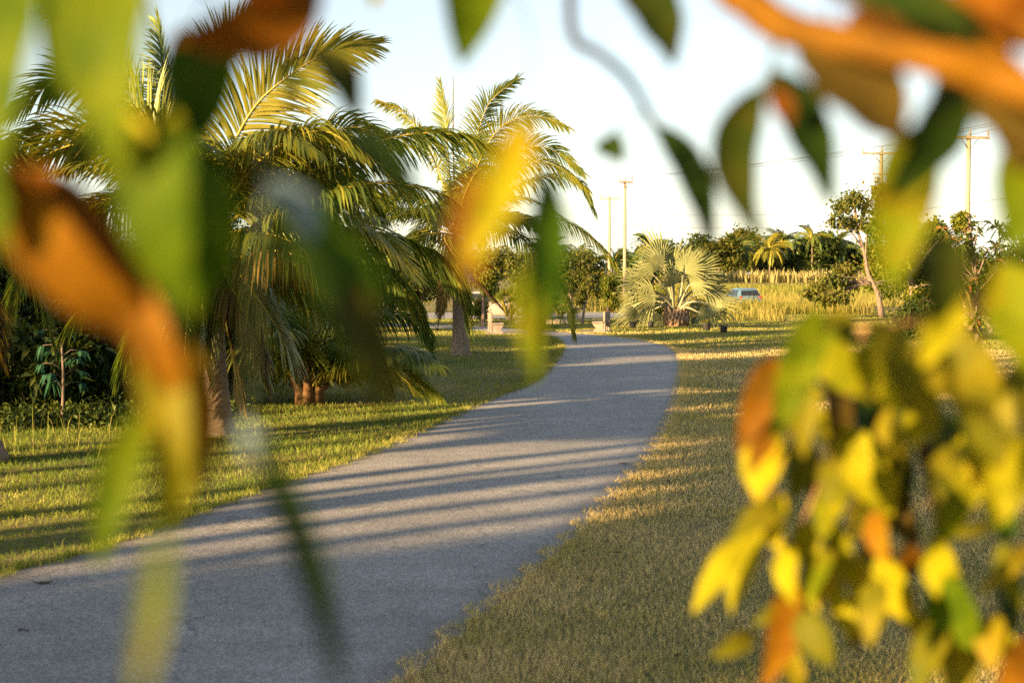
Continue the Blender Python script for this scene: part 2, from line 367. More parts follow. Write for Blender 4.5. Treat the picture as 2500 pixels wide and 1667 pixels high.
path_poly = np.vstack([Lw2, Rw2[::-1]])
def inpoly(x, y, poly):
    c = np.zeros(len(x), bool); px, py = poly[:, 0], poly[:, 1]; j = len(poly) - 1
    for i in range(len(poly)):
        cond = ((py[i] > y) != (py[j] > y)) & (x < (px[j] - px[i]) * (y - py[i]) / (py[j] - py[i] + 1e-12) + px[i])
        c ^= cond; j = i
    return c

# ------------------------------------------------------------------ grass
def blades(n, xr, yr, hgt, wid, bend, filt=None, val=(.2, .9), dens=None, clump=0):
    y = RNG.uniform(yr[0], yr[1], n); half = y * .40 + 1.5
    x = RNG.uniform(-1, 1, n) * half if xr is None else RNG.uniform(xr[0], xr[1], n)
    k = np.ones(n, bool) if filt is None else filt(x, y)
    x, y = x[k], y[k]; n = len(x)
    h = RNG.uniform(hgt[0], hgt[1], n) * (1 + .35 * np.sin(x * 1.7 + np.sin(y * 1.3) * 2) * np.cos(y * 1.1 + x * .6))
    w_ = RNG.uniform(wid[0], wid[1], n)
    th = RNG.uniform(0, 2 * np.pi, n); az = RNG.uniform(0, 2 * np.pi, n); b = RNG.uniform(bend[0], bend[1], n) * h
    W = np.stack([np.cos(th), np.sin(th), np.zeros(n)], 1) * (w_ / 2)[:, None]
    base = np.stack([x, y, np.zeros(n)], 1)
    D = np.stack([np.cos(az) * b, np.sin(az) * b, np.zeros(n)], 1)
    up = np.array([0, 0, 1.0])
    mid = base + D * .35 + up * (h * .6)[:, None]; tip = base + D + up * (h * np.sqrt(np.maximum(.15, 1 - (b / h) ** 2 * .5)))[:, None]
    v = np.stack([base - W, base + W, mid + W * .8, mid - W * .8, tip], 1).reshape(-1, 3)
    i0 = np.arange(n) * 5
    tri = np.stack([np.stack([i0, i0 + 1, i0 + 2], 1), np.stack([i0, i0 + 2, i0 + 3], 1), np.stack([i0 + 3, i0 + 2, i0 + 4], 1)], 1).reshape(-1, 3)
    patch = .5 + .5 * np.sin(x * .55 + 1.3 * np.sin(y * .4)) * np.cos(y * .33 + .9 * np.sin(x * .7))
    va = np.clip(RNG.normal(.5, .22, n) * .7 + .3 * patch, 0, 1) * (val[1] - val[0]) + val[0]
    return v, tri, np.repeat(va, 3)
def join(*parts):
    off = 0; vs, ts, as_ = [], [], []
    for v, t, a in parts: vs.append(v); ts.append(t + off); as_.append(a); off += len(v)
    return np.concatenate(vs), np.concatenate(ts), np.concatenate(as_)
def off_path(x, y):
    k = inpoly(x, y, path_poly)
    road = (y > 78) & (y < 92.5) & (x < 7.5)
    return ~(k | road)
def left_of(x, y):
    # the greener left lawn
    xl = np.interp(y, Lw[:, 1][:70], Lw[:, 0][:70]); return off_path(x, y) & (x < xl + .1)
def right_of(x, y):
    xr_ = np.interp(y, Rw[:70, 1], Rw[:70, 0]); return off_path(x, y) & (x > xr_ - .1)
# ragged tufts along both edges of the path
def edge_tufts(E, n, sgn, hgt, wid, val):
    i = RNG.uniform(0, 70, n); x = np.interp(i, np.arange(90), E[:, 0]); y = np.interp(i, np.arange(90), E[:, 1])
    x = x + sgn * (RNG.exponential(.13, n) - .11) * (1 + .8 * np.sin(i * 7))
    v, t, a = blades(n, (0, 1), (0, 1), hgt, wid, (.3, 1.1), None, val)
    old = v.reshape(-1, 5, 3); base = (old[:, 0] + old[:, 1]) / 2
    old += (np.stack([x, y, np.zeros(n)], 1) - base)[:, None, :]
    return old.reshape(-1, 3), t, a
lawn = join(
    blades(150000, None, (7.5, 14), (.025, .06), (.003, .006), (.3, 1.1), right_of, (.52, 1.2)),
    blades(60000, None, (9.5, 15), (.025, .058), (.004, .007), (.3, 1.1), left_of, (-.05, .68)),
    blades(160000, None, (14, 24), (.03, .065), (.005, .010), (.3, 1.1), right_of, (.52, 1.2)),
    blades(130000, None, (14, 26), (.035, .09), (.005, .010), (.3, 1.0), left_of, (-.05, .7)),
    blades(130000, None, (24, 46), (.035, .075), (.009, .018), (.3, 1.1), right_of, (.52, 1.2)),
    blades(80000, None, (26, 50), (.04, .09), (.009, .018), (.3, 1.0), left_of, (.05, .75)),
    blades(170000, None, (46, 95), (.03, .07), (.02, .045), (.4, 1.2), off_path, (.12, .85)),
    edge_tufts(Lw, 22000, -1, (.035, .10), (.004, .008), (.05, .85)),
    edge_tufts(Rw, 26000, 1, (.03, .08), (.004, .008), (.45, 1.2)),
)
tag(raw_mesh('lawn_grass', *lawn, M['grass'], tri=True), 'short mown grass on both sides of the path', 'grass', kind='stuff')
def field(x, y):
    lim = np.interp(x, [-60, 6, 11, 18, 30, 60], [200, 78, 72, 90, 110, 120])
    return (y > lim + 4 * np.sin(x * .8) + 3 * np.sin(x * 2.1)) & ~((x < 9) & (y < 94))
tall = join(
    blades(60000, (5, 60), (72, 130), (.35, .95), (.02, .05), (.1, .6), field, (.15, 1.0)),
    blades(2600, (12.5, 22), (86, 94), (.75, 1.05), (.02, .05), (.1, .5), None, (.15, .9)),
    blades(30000, (10, 120), (130, 300), (.5, 1.0), (.06, .16), (.1, .6), field, (.0, .7)),
)
tag(raw_mesh('tall_grass', *tall, M['tall_grass'], tri=True), 'tall yellow-green grass of the field behind the lawn', 'grass', kind='stuff')
weeds = blades(150, (-9.0, -5.0), (18, 22), (.2, .5), (.005, .009), (.05, .5), None, (.4, .75))
tag(raw_mesh('dry_weeds', *weeds, M['grass'], tri=True), 'thin dry grass stalks standing before the shady bush', 'grass', kind='stuff')
cane = blades(9000, (20, 300), (455, 485), (2.2, 4.2), (.3, .8), (.0, .45), None, (.1, 1.0))
tag(raw_mesh('cane', *cane, M['cane'], tri=True), 'strip of tall yellow cane along the far edge of the field', 'cane', kind='stuff')
sheet('field_edge', [(10, 428), (320, 428), (320, 450), (10, 450)], .006, M['soil'])

# ------------------------------------------------------------------ coconut palms
def frond_into(mbL, mbR, pts, leaf_len=.85, n=85, hang=.7, roll=(0, 0), vee=.25, wid=.036, v0=.45, t0=.14, thin=1.0, rr=.035, gap=0.0, ragged=.12, dens=1.35):
    C = crom(pts, 48); n_ = len(C)
    T = nrm(np.gradient(C, axis=0))
    mbR.tube(C[::2], np.linspace(rr, .004, len(C[::2])), 5, RNG.uniform(.3, .7))
    up = np.array([0, 0, 1.0])
    n = int(n * dens); t = np.linspace(t0, 1, n)
    for sd in (-1, 1):
        tt = np.clip(t + RNG.normal(0, .003, n), 0, 1)
        idx = tt * (n_ - 1)
        p = np.stack([np.interp(idx, np.arange(n_), C[:, k]) for k in range(3)], 1)
        tg = nrm(np.stack([np.interp(idx, np.arange(n_), T[:, k]) for k in range(3)], 1))
        S = np.cross(tg, up); bad = np.linalg.norm(S, axis=1) < .12; S[bad] = (1, 0, 0); S = nrm(S)
        Nn = nrm(np.cross(S, tg))
        ro = np.radians(roll[0] + (roll[1] - roll[0]) * tt)[:, None]
        S2 = S * np.cos(ro) + Nn * np.sin(ro); N2 = Nn * np.cos(ro) - S * np.sin(ro)
        a = np.radians(np.interp(tt, [0, .3, .75, 1], [28, 38, 52, 76]) + RNG.normal(0, 4, n))[:, None]
        D = nrm(sd * S2 * np.cos(a) + tg * np.sin(a) + N2 * (vee + RNG.normal(0, .07, n)[:, None]))
        ll = leaf_len * np.interp(tt, [0, .15, .4, .7, 1], [.45, .8, 1, .8, .38]) * (1 + RNG.normal(0, ragged, n))
        keep = RNG.random(n) > gap
        hg = hang * RNG.uniform(.75, 1.25, n)
        K = 5; pos = p.copy(); P_ = [pos]; Dr = []
        for k in range(K):
            s = (k + .5) / K
            dk = nrm(D + np.array([0, 0, -1.0]) * (hg * s * 1.9)[:, None]); Dr.append(dk)
            pos = pos + dk * (ll / K)[:, None]; P_.append(pos)
        Dr.append(Dr[-1]); prof = [.55, .95, 1, .85, .5, .05]
        vs = []
        for k in range(K + 1):
            Wd = nrm(np.cross(Dr[k], N2)) * (wid * thin * .5 * prof[k])
            vs += [P_[k] - Wd, P_[k] + Wd]
        A = np.stack(vs, 1)[keep]; m = len(A)
        i0 = np.arange(m) * (2 * (K + 1)); fs = []
        for k in range(K): fs.append(np.stack([i0 + 2 * k, i0 + 2 * k + 1, i0 + 2 * k + 3, i0 + 2 * k + 2], 1))
        fs = np.stack(fs, 1).reshape(-1, 4)
        val = np.repeat(np.clip(v0 + RNG.normal(0, .12, m), 0, 1), K)
        mbL.add(A.reshape(-1, 3), fs.tolist(), val, 0)

def palm_trunk(mb, base, top, r0, r1, flare=1.5, bow=0.0):
    n = 40; t = np.linspace(0, 1, n)
    pts = np.outer(1 - t, base) + np.outer(t, top); pts[:, 0] += bow * np.sin(t * math.pi)
    r = (r0 + (r1 - r0) * t) * (1 + (flare - 1) * np.exp(-t * 7)) * (1 + .045 * (np.arange(n) % 2))
    mb.tube(pts, r, 12, .5, 0, wob=.015)

def coconut(name, label, group, base_px, depth, crown_px, fronds, extra=8, seed=0, flen=3.8, leaf_len=.85, r0=.20, trunk=True, nleaf=85, cat='palm tree', nuts=0, lowcrown=False, base=None, crown=None, wid=.036):
    rg = np.random.default_rng(seed)
    b = np.array(base) if base is not None else np.array([*G(*base_px)[:2], 0]); d = b[1] if depth is None else depth
    c = np.array(crown) if crown is not None else P(crown_px[0], crown_px[1], d)
    root = empty(name, b); tag(root, label, cat, group)
    if trunk:
        mb = MB(); palm_trunk(mb, b - [0, 0, .05], c - [0, 0, .1], r0, r0 * .62); mb.build('trunk', M['palm_bark'], root)
        hb = MB()
        for k in range(26):
            a = rg.uniform(0, 6.28); e = rg.uniform(.2, 1.2); L = rg.uniform(.25, .6)
            dd = np.array([math.cos(a) * math.cos(e), math.sin(a) * math.cos(e), math.sin(e)])
            s = c + np.array([0, 0, rg.uniform(-.45, .1)])
            hb.tube([s + dd * .05, s + dd * L * .6, s + dd * L - [0, 0, .1]], [.06, .035, .012], 5, .5)
        hb.build('crown_fibre', M['fibre'], root)
    def one(pts, o):
        L, Rb = MB(), MB()
        k = dict(o); dead = k.pop('dead', 0); lab = k.pop('label', None)
        k.setdefault('leaf_len', leaf_len); k.setdefault('n', nleaf); k.setdefault('wid', wid)
        frond_into(L, Rb, pts, **k)
        f = L.build('frond', M['frond_dead' if dead == 2 else 'frond_old' if dead == 1 else 'frond'], root)
        subpart(Rb, 'midrib', M['midrib_dead' if dead == 2 else 'midrib'], f, root)
        if lab: f['label'] = lab
    for fr in fronds:
        pl, o = fr
        one([P(x, y, d + z) for x, y, z in [(q + (0,))[:3] if len(q) == 2 else q for q in pl]], o)
    for k in range(extra):
        a = k * 2.399 + rg.uniform(-.3, .3) + seed; e0 = rg.uniform(.1, 1.25) if not lowcrown else rg.uniform(.6, 1.3); L = flen * rg.uniform(.8, 1.1)
        h = np.array([math.cos(a), math.sin(a), 0]); pts = [c]; e = e0; pp = c.copy()
        for s in range(5):
            pp = pp + (h * math.cos(e) + np.array([0, 0, math.sin(e)])) * L / 5; pts.append(pp); e -= rg.uniform(.25, .42)
        pts = [np.array([q[0], q[1], max(q[2], .12)]) for q in pts]
        low = e0 < .35
        one(pts, dict(hang=1.3 if low else rg.uniform(.4, .9), roll=(rg.uniform(-25, 25), rg.uniform(-50, 50)), v0=rg.uniform(.3, .65), dead=1 if low and rg.random() < .3 else 0))
    if nuts:
        for k in range(nuts):
            a = k * 1.4; q = c + np.array([.25 * math.cos(a), .25 * math.sin(a) - .05, -.3 - .12 * (k % 2)])
            nb = MB(); th = np.linspace(0, math.pi, 8)
            nb.tube(np.outer(np.ones(8), q) + np.outer(-np.cos(th), [0, 0, .15]), np.maximum(.11 * np.sin(th), .004), 9, .5); nb.build('coconut', M['fibre'], root)
    return root

# A: the large palm by the left lawn
A_f = [
    ([(510, 555), (380, 330, .6), (250, 160, .9), (160, 60, 1), (90, -20, 1)], dict(hang=.35, roll=(-65, -60), v0=.45)),
    ([(505, 560), (360, 430, -.3), (220, 330, -.5), (90, 330, -.5), (-20, 400, -.5)], dict(hang=.7, roll=(-45, -45), v0=.6)),
    ([(520, 565), (600, 480, -.5), (690, 400, -.8), (800, 350, -1), (900, 370, -1.1), (980, 440, -1.1)], dict(hang=.9, roll=(25, 40), v0=.6, n=110)),
    ([(520, 560), (556, 390, -.2), (620, 264, -.3), (700, 190, -.4), (790, 135, -.4), (900, 108, -.3)], dict(hang=.30, roll=(70, 78), vee=-.05, v0=.66, leaf_len=.98, n=105)),
    ([(515, 560), (498, 400, .5), (505, 260, .8), (540, 120, 1.0), (620, 20, 1.1)], dict(hang=.25, roll=(60, 75), v0=.22, leaf_len=.95)),
    ([(510, 555), (420, 360, .2), (300, 240, .3), (170, 190, .3), (20, 275, .2)], dict(hang=.35, roll=(-70, -60), v0=.5, leaf_len=.9)),
    ([(505, 560), (400, 420, -.4), (270, 350, -.7), (130, 370, -.8), (0, 470, -.9)], dict(hang=.6, roll=(-40, -40), v0=.5)),
    ([(525, 570), (620, 500, -.4), (723, 444, -.7), (803, 394, -.9), (876, 360, -1), (953, 337, -1), (1030, 325, -1), (1106, 329, -1), (1205, 362, -1)], dict(hang=1.0, roll=(10, 35), v0=.34, n=120, leaf_len=.9)),
    ([(525, 580), (635, 551, -.6), (727, 501, -1.0), (800, 474, -1.2), (876, 451, -1.3), (953, 448, -1.3), (1030, 459, -1.3), (1106, 494, -1.3), (1170, 565, -1.3)], dict(hang=1.35, roll=(5, 20), v0=.36, n=115)),
    ([(525, 590), (680, 555, .4), (800, 565, .6), (876, 578, .7), (934, 586, .7), (991, 598, .7), (1068, 634, .7), (1120, 690, .7), (1142, 780, .7)], dict(hang=1.3, roll=(30, 45), v0=.30, n=120, leaf_len=.95)),
    ([(520, 600), (597, 630, -.7), (650, 615, -1), (708, 619, -1.2), (770, 645, -1.3), (850, 720, -1.4), (915, 830, -1.4), (950, 930, -1.4)], dict(hang=1.5, roll=(0, 20), v0=.5, n=110, leaf_len=.95, dead=1)),
    ([(515, 600), (560, 690, -1.1), (610, 800, -1.6), (650, 930, -1.8)], dict(hang=1.2, roll=(20, 30), v0=.45, dead=1)),
    ([(515, 600), (500, 700, -1.0), (490, 850, -1.3), (480, 980, -1.3)], dict(hang=1.2, roll=(80, 80), v0=.4)),
    ([(500, 590), (390, 610, -.6), (260, 690, -1.0), (150, 820, -1.2)], dict(hang=1.2, roll=(-20, -20), v0=.35)),
    ([(500, 580), (340, 520, .6), (190, 530, .9), (70, 640, 1), (20, 790, 1)], dict(hang=1.1, roll=(-10, -30), v0=.3)),
    ([(530, 560), (640, 430, 1), (760, 350, 1.6), (860, 310, 1.9), (960, 345, 2)], dict(hang=.6, roll=(40, 50), v0=.45)),
    ([(530, 570), (640, 470, .8), (740, 420, 1.3), (850, 430, 1.6), (930, 520, 1.8)], dict(hang=.9, roll=(20, 40), v0=.35)),
    ([(510, 560), (440, 380, 1.2), (400, 220, 1.8), (390, 60, 2.2)], dict(hang=.3, roll=(60, 60), v0=.3)),
    ([(520, 600), (535, 700, -1.0), (560, 830, -1.5), (585, 970, -1.6)], dict(hang=1.3, roll=(60, 70), v0=.5, leaf_len=.8, dead=1)),
    ([(515, 600), (545, 690, -.7), (600, 780, -1.2), (640, 890, -1.4)], dict(hang=1.5, roll=(10, 20), v0=.4, leaf_len=1.0)),
    ([(515, 600), (470, 690, -.9), (455, 800, -1.3), (450, 920, -1.4)], dict(hang=1.4, roll=(30, 50), v0=.4, leaf_len=.95)),
    ([(520, 590), (600, 690, -1.0), (680, 810, -1.5), (725, 935, -1.6)], dict(hang=1.3, roll=(10, 20), v0=.5, leaf_len=1.0)),
    ([(515, 590), (480, 710, -.6), (430, 830, -.9), (400, 950, -.9)], dict(hang=1.2, roll=(0, 0), v0=.3, leaf_len=.95)),
    ([(525, 595), (650, 650, .2), (790, 730, .3), (890, 830, .3), (935, 925, .3)], dict(hang=1.3, roll=(20, 35), v0=.45, leaf_len=1.0, n=115)),
    ([(520, 590), (430, 670, .3), (340, 790, .4), (290, 920, .4)], dict(hang=1.2, roll=(-10, -10), v0=.25)),
    ([(525, 590), (760, 590, 1.2), (900, 640, 1.6), (1000, 720, 1.8), (1045, 820, 1.8)], dict(hang=1.3, roll=(25, 40), v0=.22, n=115, leaf_len=.95)),
    ([(515, 560), (600, 430, -.9), (690, 350, -1.3), (790, 320, -1.5), (880, 370, -1.6)], dict(hang=.9, roll=(30, 40), v0=.6)),
    ([(515, 560), (450, 400, -.6), (360, 300, -1.0), (260, 300, -1.2), (170, 400, -1.2)], dict(hang=.8, roll=(-30, -40), v0=.5)),
    ([(525, 580), (640, 570, -1.0), (740, 610, -1.6), (820, 700, -1.8), (860, 800, -1.8)], dict(hang=1.4, roll=(10, 20), v0=.4, n=105, leaf_len=.95)),
]
coconut('coconut_palm', 'large coconut palm filling the left side, its flared trunk rising from the sunlit lawn', 'coconut palms', (530, 1062), None, (515, 575), A_f, 12, 3, 3.6, wid=.034)
# B: young palm beside it
B_f = [
    ([(757, 955), (745, 885), (708, 837, -.2), (650, 772, -.4), (582, 715, -.5), (480, 690, -.5)], dict(hang=1.7, roll=(0, 0), v0=.55, dead=1, leaf_len=1.1, label='brown ageing frond arching left')),
    ([(757, 955), (752, 820), (768, 660), (820, 520, .3)], dict(hang=.4, roll=(60, 60), v0=.3)),
    ([(760, 950), (830, 840, .5), (930, 770, .8), (1020, 790, 1), (1060, 880, 1)], dict(hang=1.0, roll=(20, 30), v0=.15)),
    ([(760, 955), (850, 900, -.4), (940, 895, -.6), (1010, 945, -.7)], dict(hang=.7, roll=(10, 20), v0=.6)),
    ([(750, 960), (660, 870, -.5), (570, 850, -.8), (490, 920, -1)], dict(hang=1.2, roll=(0, 0), v0=.4)),
    ([(752, 955), (690, 800, .6), (640, 690, 1), (560, 620, 1.3)], dict(hang=1.0, roll=(-20, -20), v0=.25)),
]
rB = coconut('young_palm', 'young trunkless coconut palm with cut leaf stumps beside the large palm', None, (755, 988), None, (757, 950), B_f, 11, 11, 3.0, trunk=False, lowcrown=True)
st = MB(); bB = np.array(rB['_o'])
for k in range(7):
    a = k * .95; q = bB + np.array([.16 * math.cos(a), .16 * math.sin(a), 0])
    st.tube([q, q + [.04 * math.cos(a), .04 * math.sin(a), .3], q + [.22 * math.cos(a), .22 * math.sin(a), .38 + .32 * (k % 3) / 2]], [.13, .09, .05], 7, .5)
st.build('leaf_stumps', M['fibre'], rB)
# C: palm at the left edge
C_f = [
    ([(-200, 570), (-80, 480), (40, 470), (120, 540), (160, 660)], dict(hang=1.0, roll=(10, 20), v0=.45)),
    ([(-200, 580), (-60, 560, -.4), (40, 620, -.6), (100, 730, -.7), (130, 850, -.7)], dict(hang=1.3, roll=(10, 20), v0=.4)),
    ([(-200, 590), (-100, 640, -.4), (-40, 740, -.6), (0, 860, -.6)], dict(hang=1.2, roll=(10, 10), v0=.5, dead=1)),
    ([(-200, 565), (-120, 420), (-20, 360), (70, 390)], dict(hang=.8, roll=(30, 30), v0=.45)),
]
coconut('coconut_palm', 'coconut palm at the left edge with only a strip of ringed trunk showing', 'coconut palms', (-26, 1128), None, (-200, 580), C_f, 4, 21, 3.2, r0=.19)
# M: the palm in the middle
M_f = [
    ([(1112, 560), (1108, 420), (1107, 300), (1108, 190)], dict(hang=.05, roll=(80, 80), v0=.85, leaf_len=.25, n=50, wid=.03, t0=.5)),
    ([(1110, 555), (1098, 430), (1090, 320), (1076, 205, .2)], dict(hang=.1, roll=(70, 85), v0=.5, leaf_len=.8, n=70)),
    ([(1108, 555), (1075, 430, .2), (1030, 335, .3), (980, 275, .4), (930, 250, .4)], dict(hang=.8, roll=(-30, -50), v0=.55)),
    ([(1118, 555), (1140, 430), (1165, 330, -.1), (1196, 250, -.1), (1260, 196, -.1)], dict(hang=.35, roll=(60, 70), v0=.45)),
    ([(1120, 555), (1160, 420, -.3), (1205, 330, -.5), (1255, 292, -.6), (1320, 285, -.6), (1380, 310, -.6)], dict(hang=.6, roll=(50, 55), v0=.55, leaf_len=.95)),
    ([(1122, 560), (1170, 460, .4), (1230, 390, .7), (1300, 358, .8), (1360, 372, .8), (1420, 420, .8)], dict(hang=.45, roll=(55, 60), v0=.4, leaf_len=.95)),
    ([(1122, 562), (1170, 480, -.3), (1225, 424, -.5), (1280, 400, -.6), (1330, 396, -.6), (1380, 418, -.6), (1432, 460, -.6)], dict(hang=.9, roll=(25, 35), v0=.5)),
    ([(1124, 565), (1180, 520, .5), (1240, 468, .8), (1300, 440, 1), (1360, 431, 1), (1415, 445, 1), (1450, 515, 1)], dict(hang=1.0, roll=(20, 35), v0=.35)),
    ([(1124, 570), (1170, 553, -.4), (1213, 545, -.7), (1278, 533, -.9), (1355, 533, -1), (1412, 557, -1), (1470, 605, -1), (1503, 652, -1)], dict(hang=1.2, roll=(10, 25), v0=.42, leaf_len=.95)),
    ([(1124, 572), (1200, 560, .4), (1270, 580, .6), (1332, 645, .7), (1368, 705, .7), (1390, 760, .7), (1400, 815, .7)], dict(hang=1.3, roll=(30, 40), v0=.3, leaf_len=.95)),
    ([(1118, 572), (1085, 578, -.5), (1100, 610, -.8), (1130, 650, -1), (1150, 700, -1)], dict(hang=1.0, roll=(0, 0), v0=.35)),
    ([(1108, 565), (1050, 500, -.3), (990, 470, -.4), (930, 500, -.5), (890, 570, -.5)], dict(hang=1.1, roll=(-20, -20), v0=.4)),
    ([(1108, 568), (1060, 560, .3), (1000, 580, .5), (950, 650, .5), (930, 730, .5)], dict(hang=1.2, roll=(-20, -20), v0=.35)),
    ([(1124, 585), (1140, 660, -.3), (1180, 700, -.5), (1225, 750, -.6)], dict(hang=1.0, roll=(20, 20), v0=.5, dead=2, leaf_len=.6, label='dead red-brown frond hanging against the trunk')),
    ([(1115, 590), (1100, 660, -.4), (1080, 740, -.6), (1070, 800, -.6)], dict(hang=1.0, roll=(20, 20), v0=.5, dead=1, leaf_len=.6)),
]
coconut('coconut_palm', 'coconut palm standing alone left of the bend in the path, grey flared trunk in shade', 'coconut palms', (1125, 868), None, (1115, 575), M_f, 12, 5, 3.7, r0=.22, nuts=5)
# N: a palm further back between the two
coconut('coconut_palm', 'small coconut palm tip poking up between the large palm and the lone palm', 'coconut palms', None, None, None, [], 14, 9, 3.2, r0=.15, base=(-6.6, 52, 0), crown=(-6.6, 52, 4.6))

# ------------------------------------------------------------------ silver fan palm
def fan_leaf(hub, direc, normal, Rr, nseg=22, span=200, rg=RNG, fused=.48):
    """a pleated costapalmate fan"""
    direc = nrm(direc); normal = nrm(normal - direc * (normal @ direc)); side = np.cross(direc, normal)
    mb = MB(); V, Fc, A = [], [], []
    for k in range(nseg):
        u = (k + .5) / nseg * 2 - 1; a = math.radians(u * span / 2); da = math.radians(span / nseg) / 2
        Rk = Rr * (1 - .30 * abs(u) ** 1.6) * rg.uniform(.92, 1.06)
        droop = rg.uniform(.05, .45) + .25 * abs(u)
        def pt(r, ang, lift):
            d = direc * math.cos(ang) + side * math.sin(ang)
            p = hub + d * r + normal * (lift + .18 * r * (1 - abs(u) * .3) - .22 * r * r / Rr)
            p[2] -= droop * max(0, r - fused * Rk) ** 1.5
            return p
        rad = [.03 * Rr, fused * Rk * .55, fused * Rk, Rk * .78, Rk]
        wd = [1, 1, .9, .72, .06]
        b = len(V)
        for r, w_ in zip(rad, wd):
            pl = .16 * r * (1 if r <= fused * Rk + 1e-6 else .6) * 2.2 * da * 2
            dd = da * w_ * (fused * Rk / r if r > fused * Rk else 1)
            V += [pt(r, a - dd, 0), pt(r, a, pl), pt(r, a + dd, 0)]
        for i in range(4):
            for j in range(2):
                q = b + i * 3 + j; Fc.append((q, q + 1, q + 4, q + 3)); A.append(.5 + rg.normal(0, .13))
    mb.add(np.array(V), Fc, A, 0, smooth=False)
    return mb
def fan_palm(name, label, base, leaves, Rr, mat, stem, boots=True, group=None):
    root = empty(name, base); tag(root, label, 'palm tree', group)
    rg = np.random.default_rng(4); b = np.array(base)
    if boots:
        tb = MB(); tb.tube([b + [0, 0, -.05], b + [0, 0, .25], b + [0, 0, .58], b + [0, 0, .8]], [.46, .52, .40, .2], 14, .5)
        for k in range(60):
            a = k * 2.399; z = .05 + .62 * k / 60; r = .51 - .2 * max(0, z - .3)
            q = b + np.array([math.cos(a) * r * .9, math.sin(a) * r * .9, z]); o = np.array([math.cos(a), math.sin(a), 0])
            tb.tube([q, q + o * .10 + [0, 0, .1], q + o * .16 + [0, 0, .26 + .1 * rg.random()]], [.10, .08, .03], 5, .5)
        tb.build('trunk', M['boots'], root)
    for (hx, hy, hz, dx, dz, ny, sc) in leaves:
        hub = b + np.array([hx, hy, hz])
        fb = fan_leaf(hub, np.array([dx, hy * .25 + .05, dz]), np.array([-.25 * dx + rg.uniform(-.75, .75), ny * .75, .3 + rg.uniform(-.35, .5)]), Rr * sc * rg.uniform(.88, 1.06), nseg=int(rg.integers(17, 23)), span=rg.uniform(120, 195), rg=rg, fused=rg.uniform(.4, .55))
        f = fb.build('fan_leaf', mat, root)
        sb = MB(); s = b + np.array([.12 * np.sign(hx), .1 * np.sign(hy), .8 if boots else .25]); m_ = (s + hub) / 2 + np.array([-.05 * hx, 0, .16 * abs(hx)])
        sb.tube(crom([s, m_, hub, hub + nrm(np.array([dx, 0, dz])) * Rr * sc * .45], 12), np.linspace(.075, .02, 12), 6, .5)
        subpart(sb, 'petiole', stem, f, root)
bp = G(1650, 797)
def bis(px, py, y, tx, ty, ny, sc):
    q = P(px, py, bp[1] + y) - bp; e = P(tx, ty, bp[1] + y) - bp
    return (q[0], q[1], q[2], e[0] - q[0], e[2] - q[2], ny, sc)
bis_leaves = [
    bis(1612, 640, -.3, 1590, 580, -1, 1.05), bis(1645, 655, .1, 1655, 570, -1, 1.1), bis(1595, 672, -.5, 1555, 660, -1, .95),
    bis(1575, 705, -.6, 1515, 655, -.8, 1.05), bis(1600, 722, -.9, 1520, 730, -1, 1.0), bis(1560, 762, -.7, 1500, 790, -.7, .9),
    bis(1690, 680, -.2, 1730, 615, -1, 1.1), bis(1685, 695, -.7, 1730, 680, -1, .9), bis(1725, 740, -.8, 1780, 738, -1, 1.1),
    bis(1665, 690, .8, 1680, 640, .6, .9), bis(1715, 700, .9, 1750, 660, .5, .95),
    bis(1690, 735, .3, 1720, 790, -.6, .85), bis(1590, 760, .2, 1590, 800, -.7, .8), bis(1565, 740, .6, 1520, 760, -.6, .9), bis(1620, 655, -.7, 1570, 610, -.5, .95), bis(1672, 668, -.5, 1700, 600, -.4, .95), bis(1740, 715, -.2, 1785, 680, .5, .8), bis(1705, 762, -.9, 1765, 790, -.4, .8), bis(1560, 720, .2, 1500, 700, .5, .85), bis(1640, 700, -1.0, 1630, 650, -.3, .8),
    ]
fan_palm('fan_palm', 'broad silver fan palm glowing in the sun beyond the path bend', bp, bis_leaves, 1.62, M['silver'], M['silver_stem'])
for px, py, s, lab in ((1243, 783, .55, 'small green fan palm on a short lit trunk before the white car'), (1368, 778, .42, 'small green fan palm right of the low stone edging'), (1300, 775, .45, 'low green fan palm behind the low stone edging')):
    b = G(px, py); lv = []
    for k in range(13):
        a = k * 2.399; e = .25 + 1.1 * ((k * .618) % 1); L = 1.3 * s
        h = np.array([math.cos(a) * math.cos(e), math.sin(a) * math.cos(e), math.sin(e)]) * L * 1.2 + [0, 0, .55 if s > .5 else .15]
        lv.append((h[0], h[1], h[2], math.cos(a) * math.cos(e), math.sin(e) * .9, -.8 if math.sin(a) < .4 else .7, 1))
    r_ = fan_palm('fan_palm', lab, b, lv, 1.25 * s, M['tree_bright'], M['midrib'], boots=False)
    ro = [o for o in bpy.data.objects if o.parent is None and o.get('label') == lab][0]
    tb = MB(); tb.tube([b - [0, 0, .05], b + [0, 0, .3], b + [0, 0, .85 if s > .5 else .35]], [.2, .17, .13], 9, .5); tb.build('trunk', M['palm_bark'], ro)

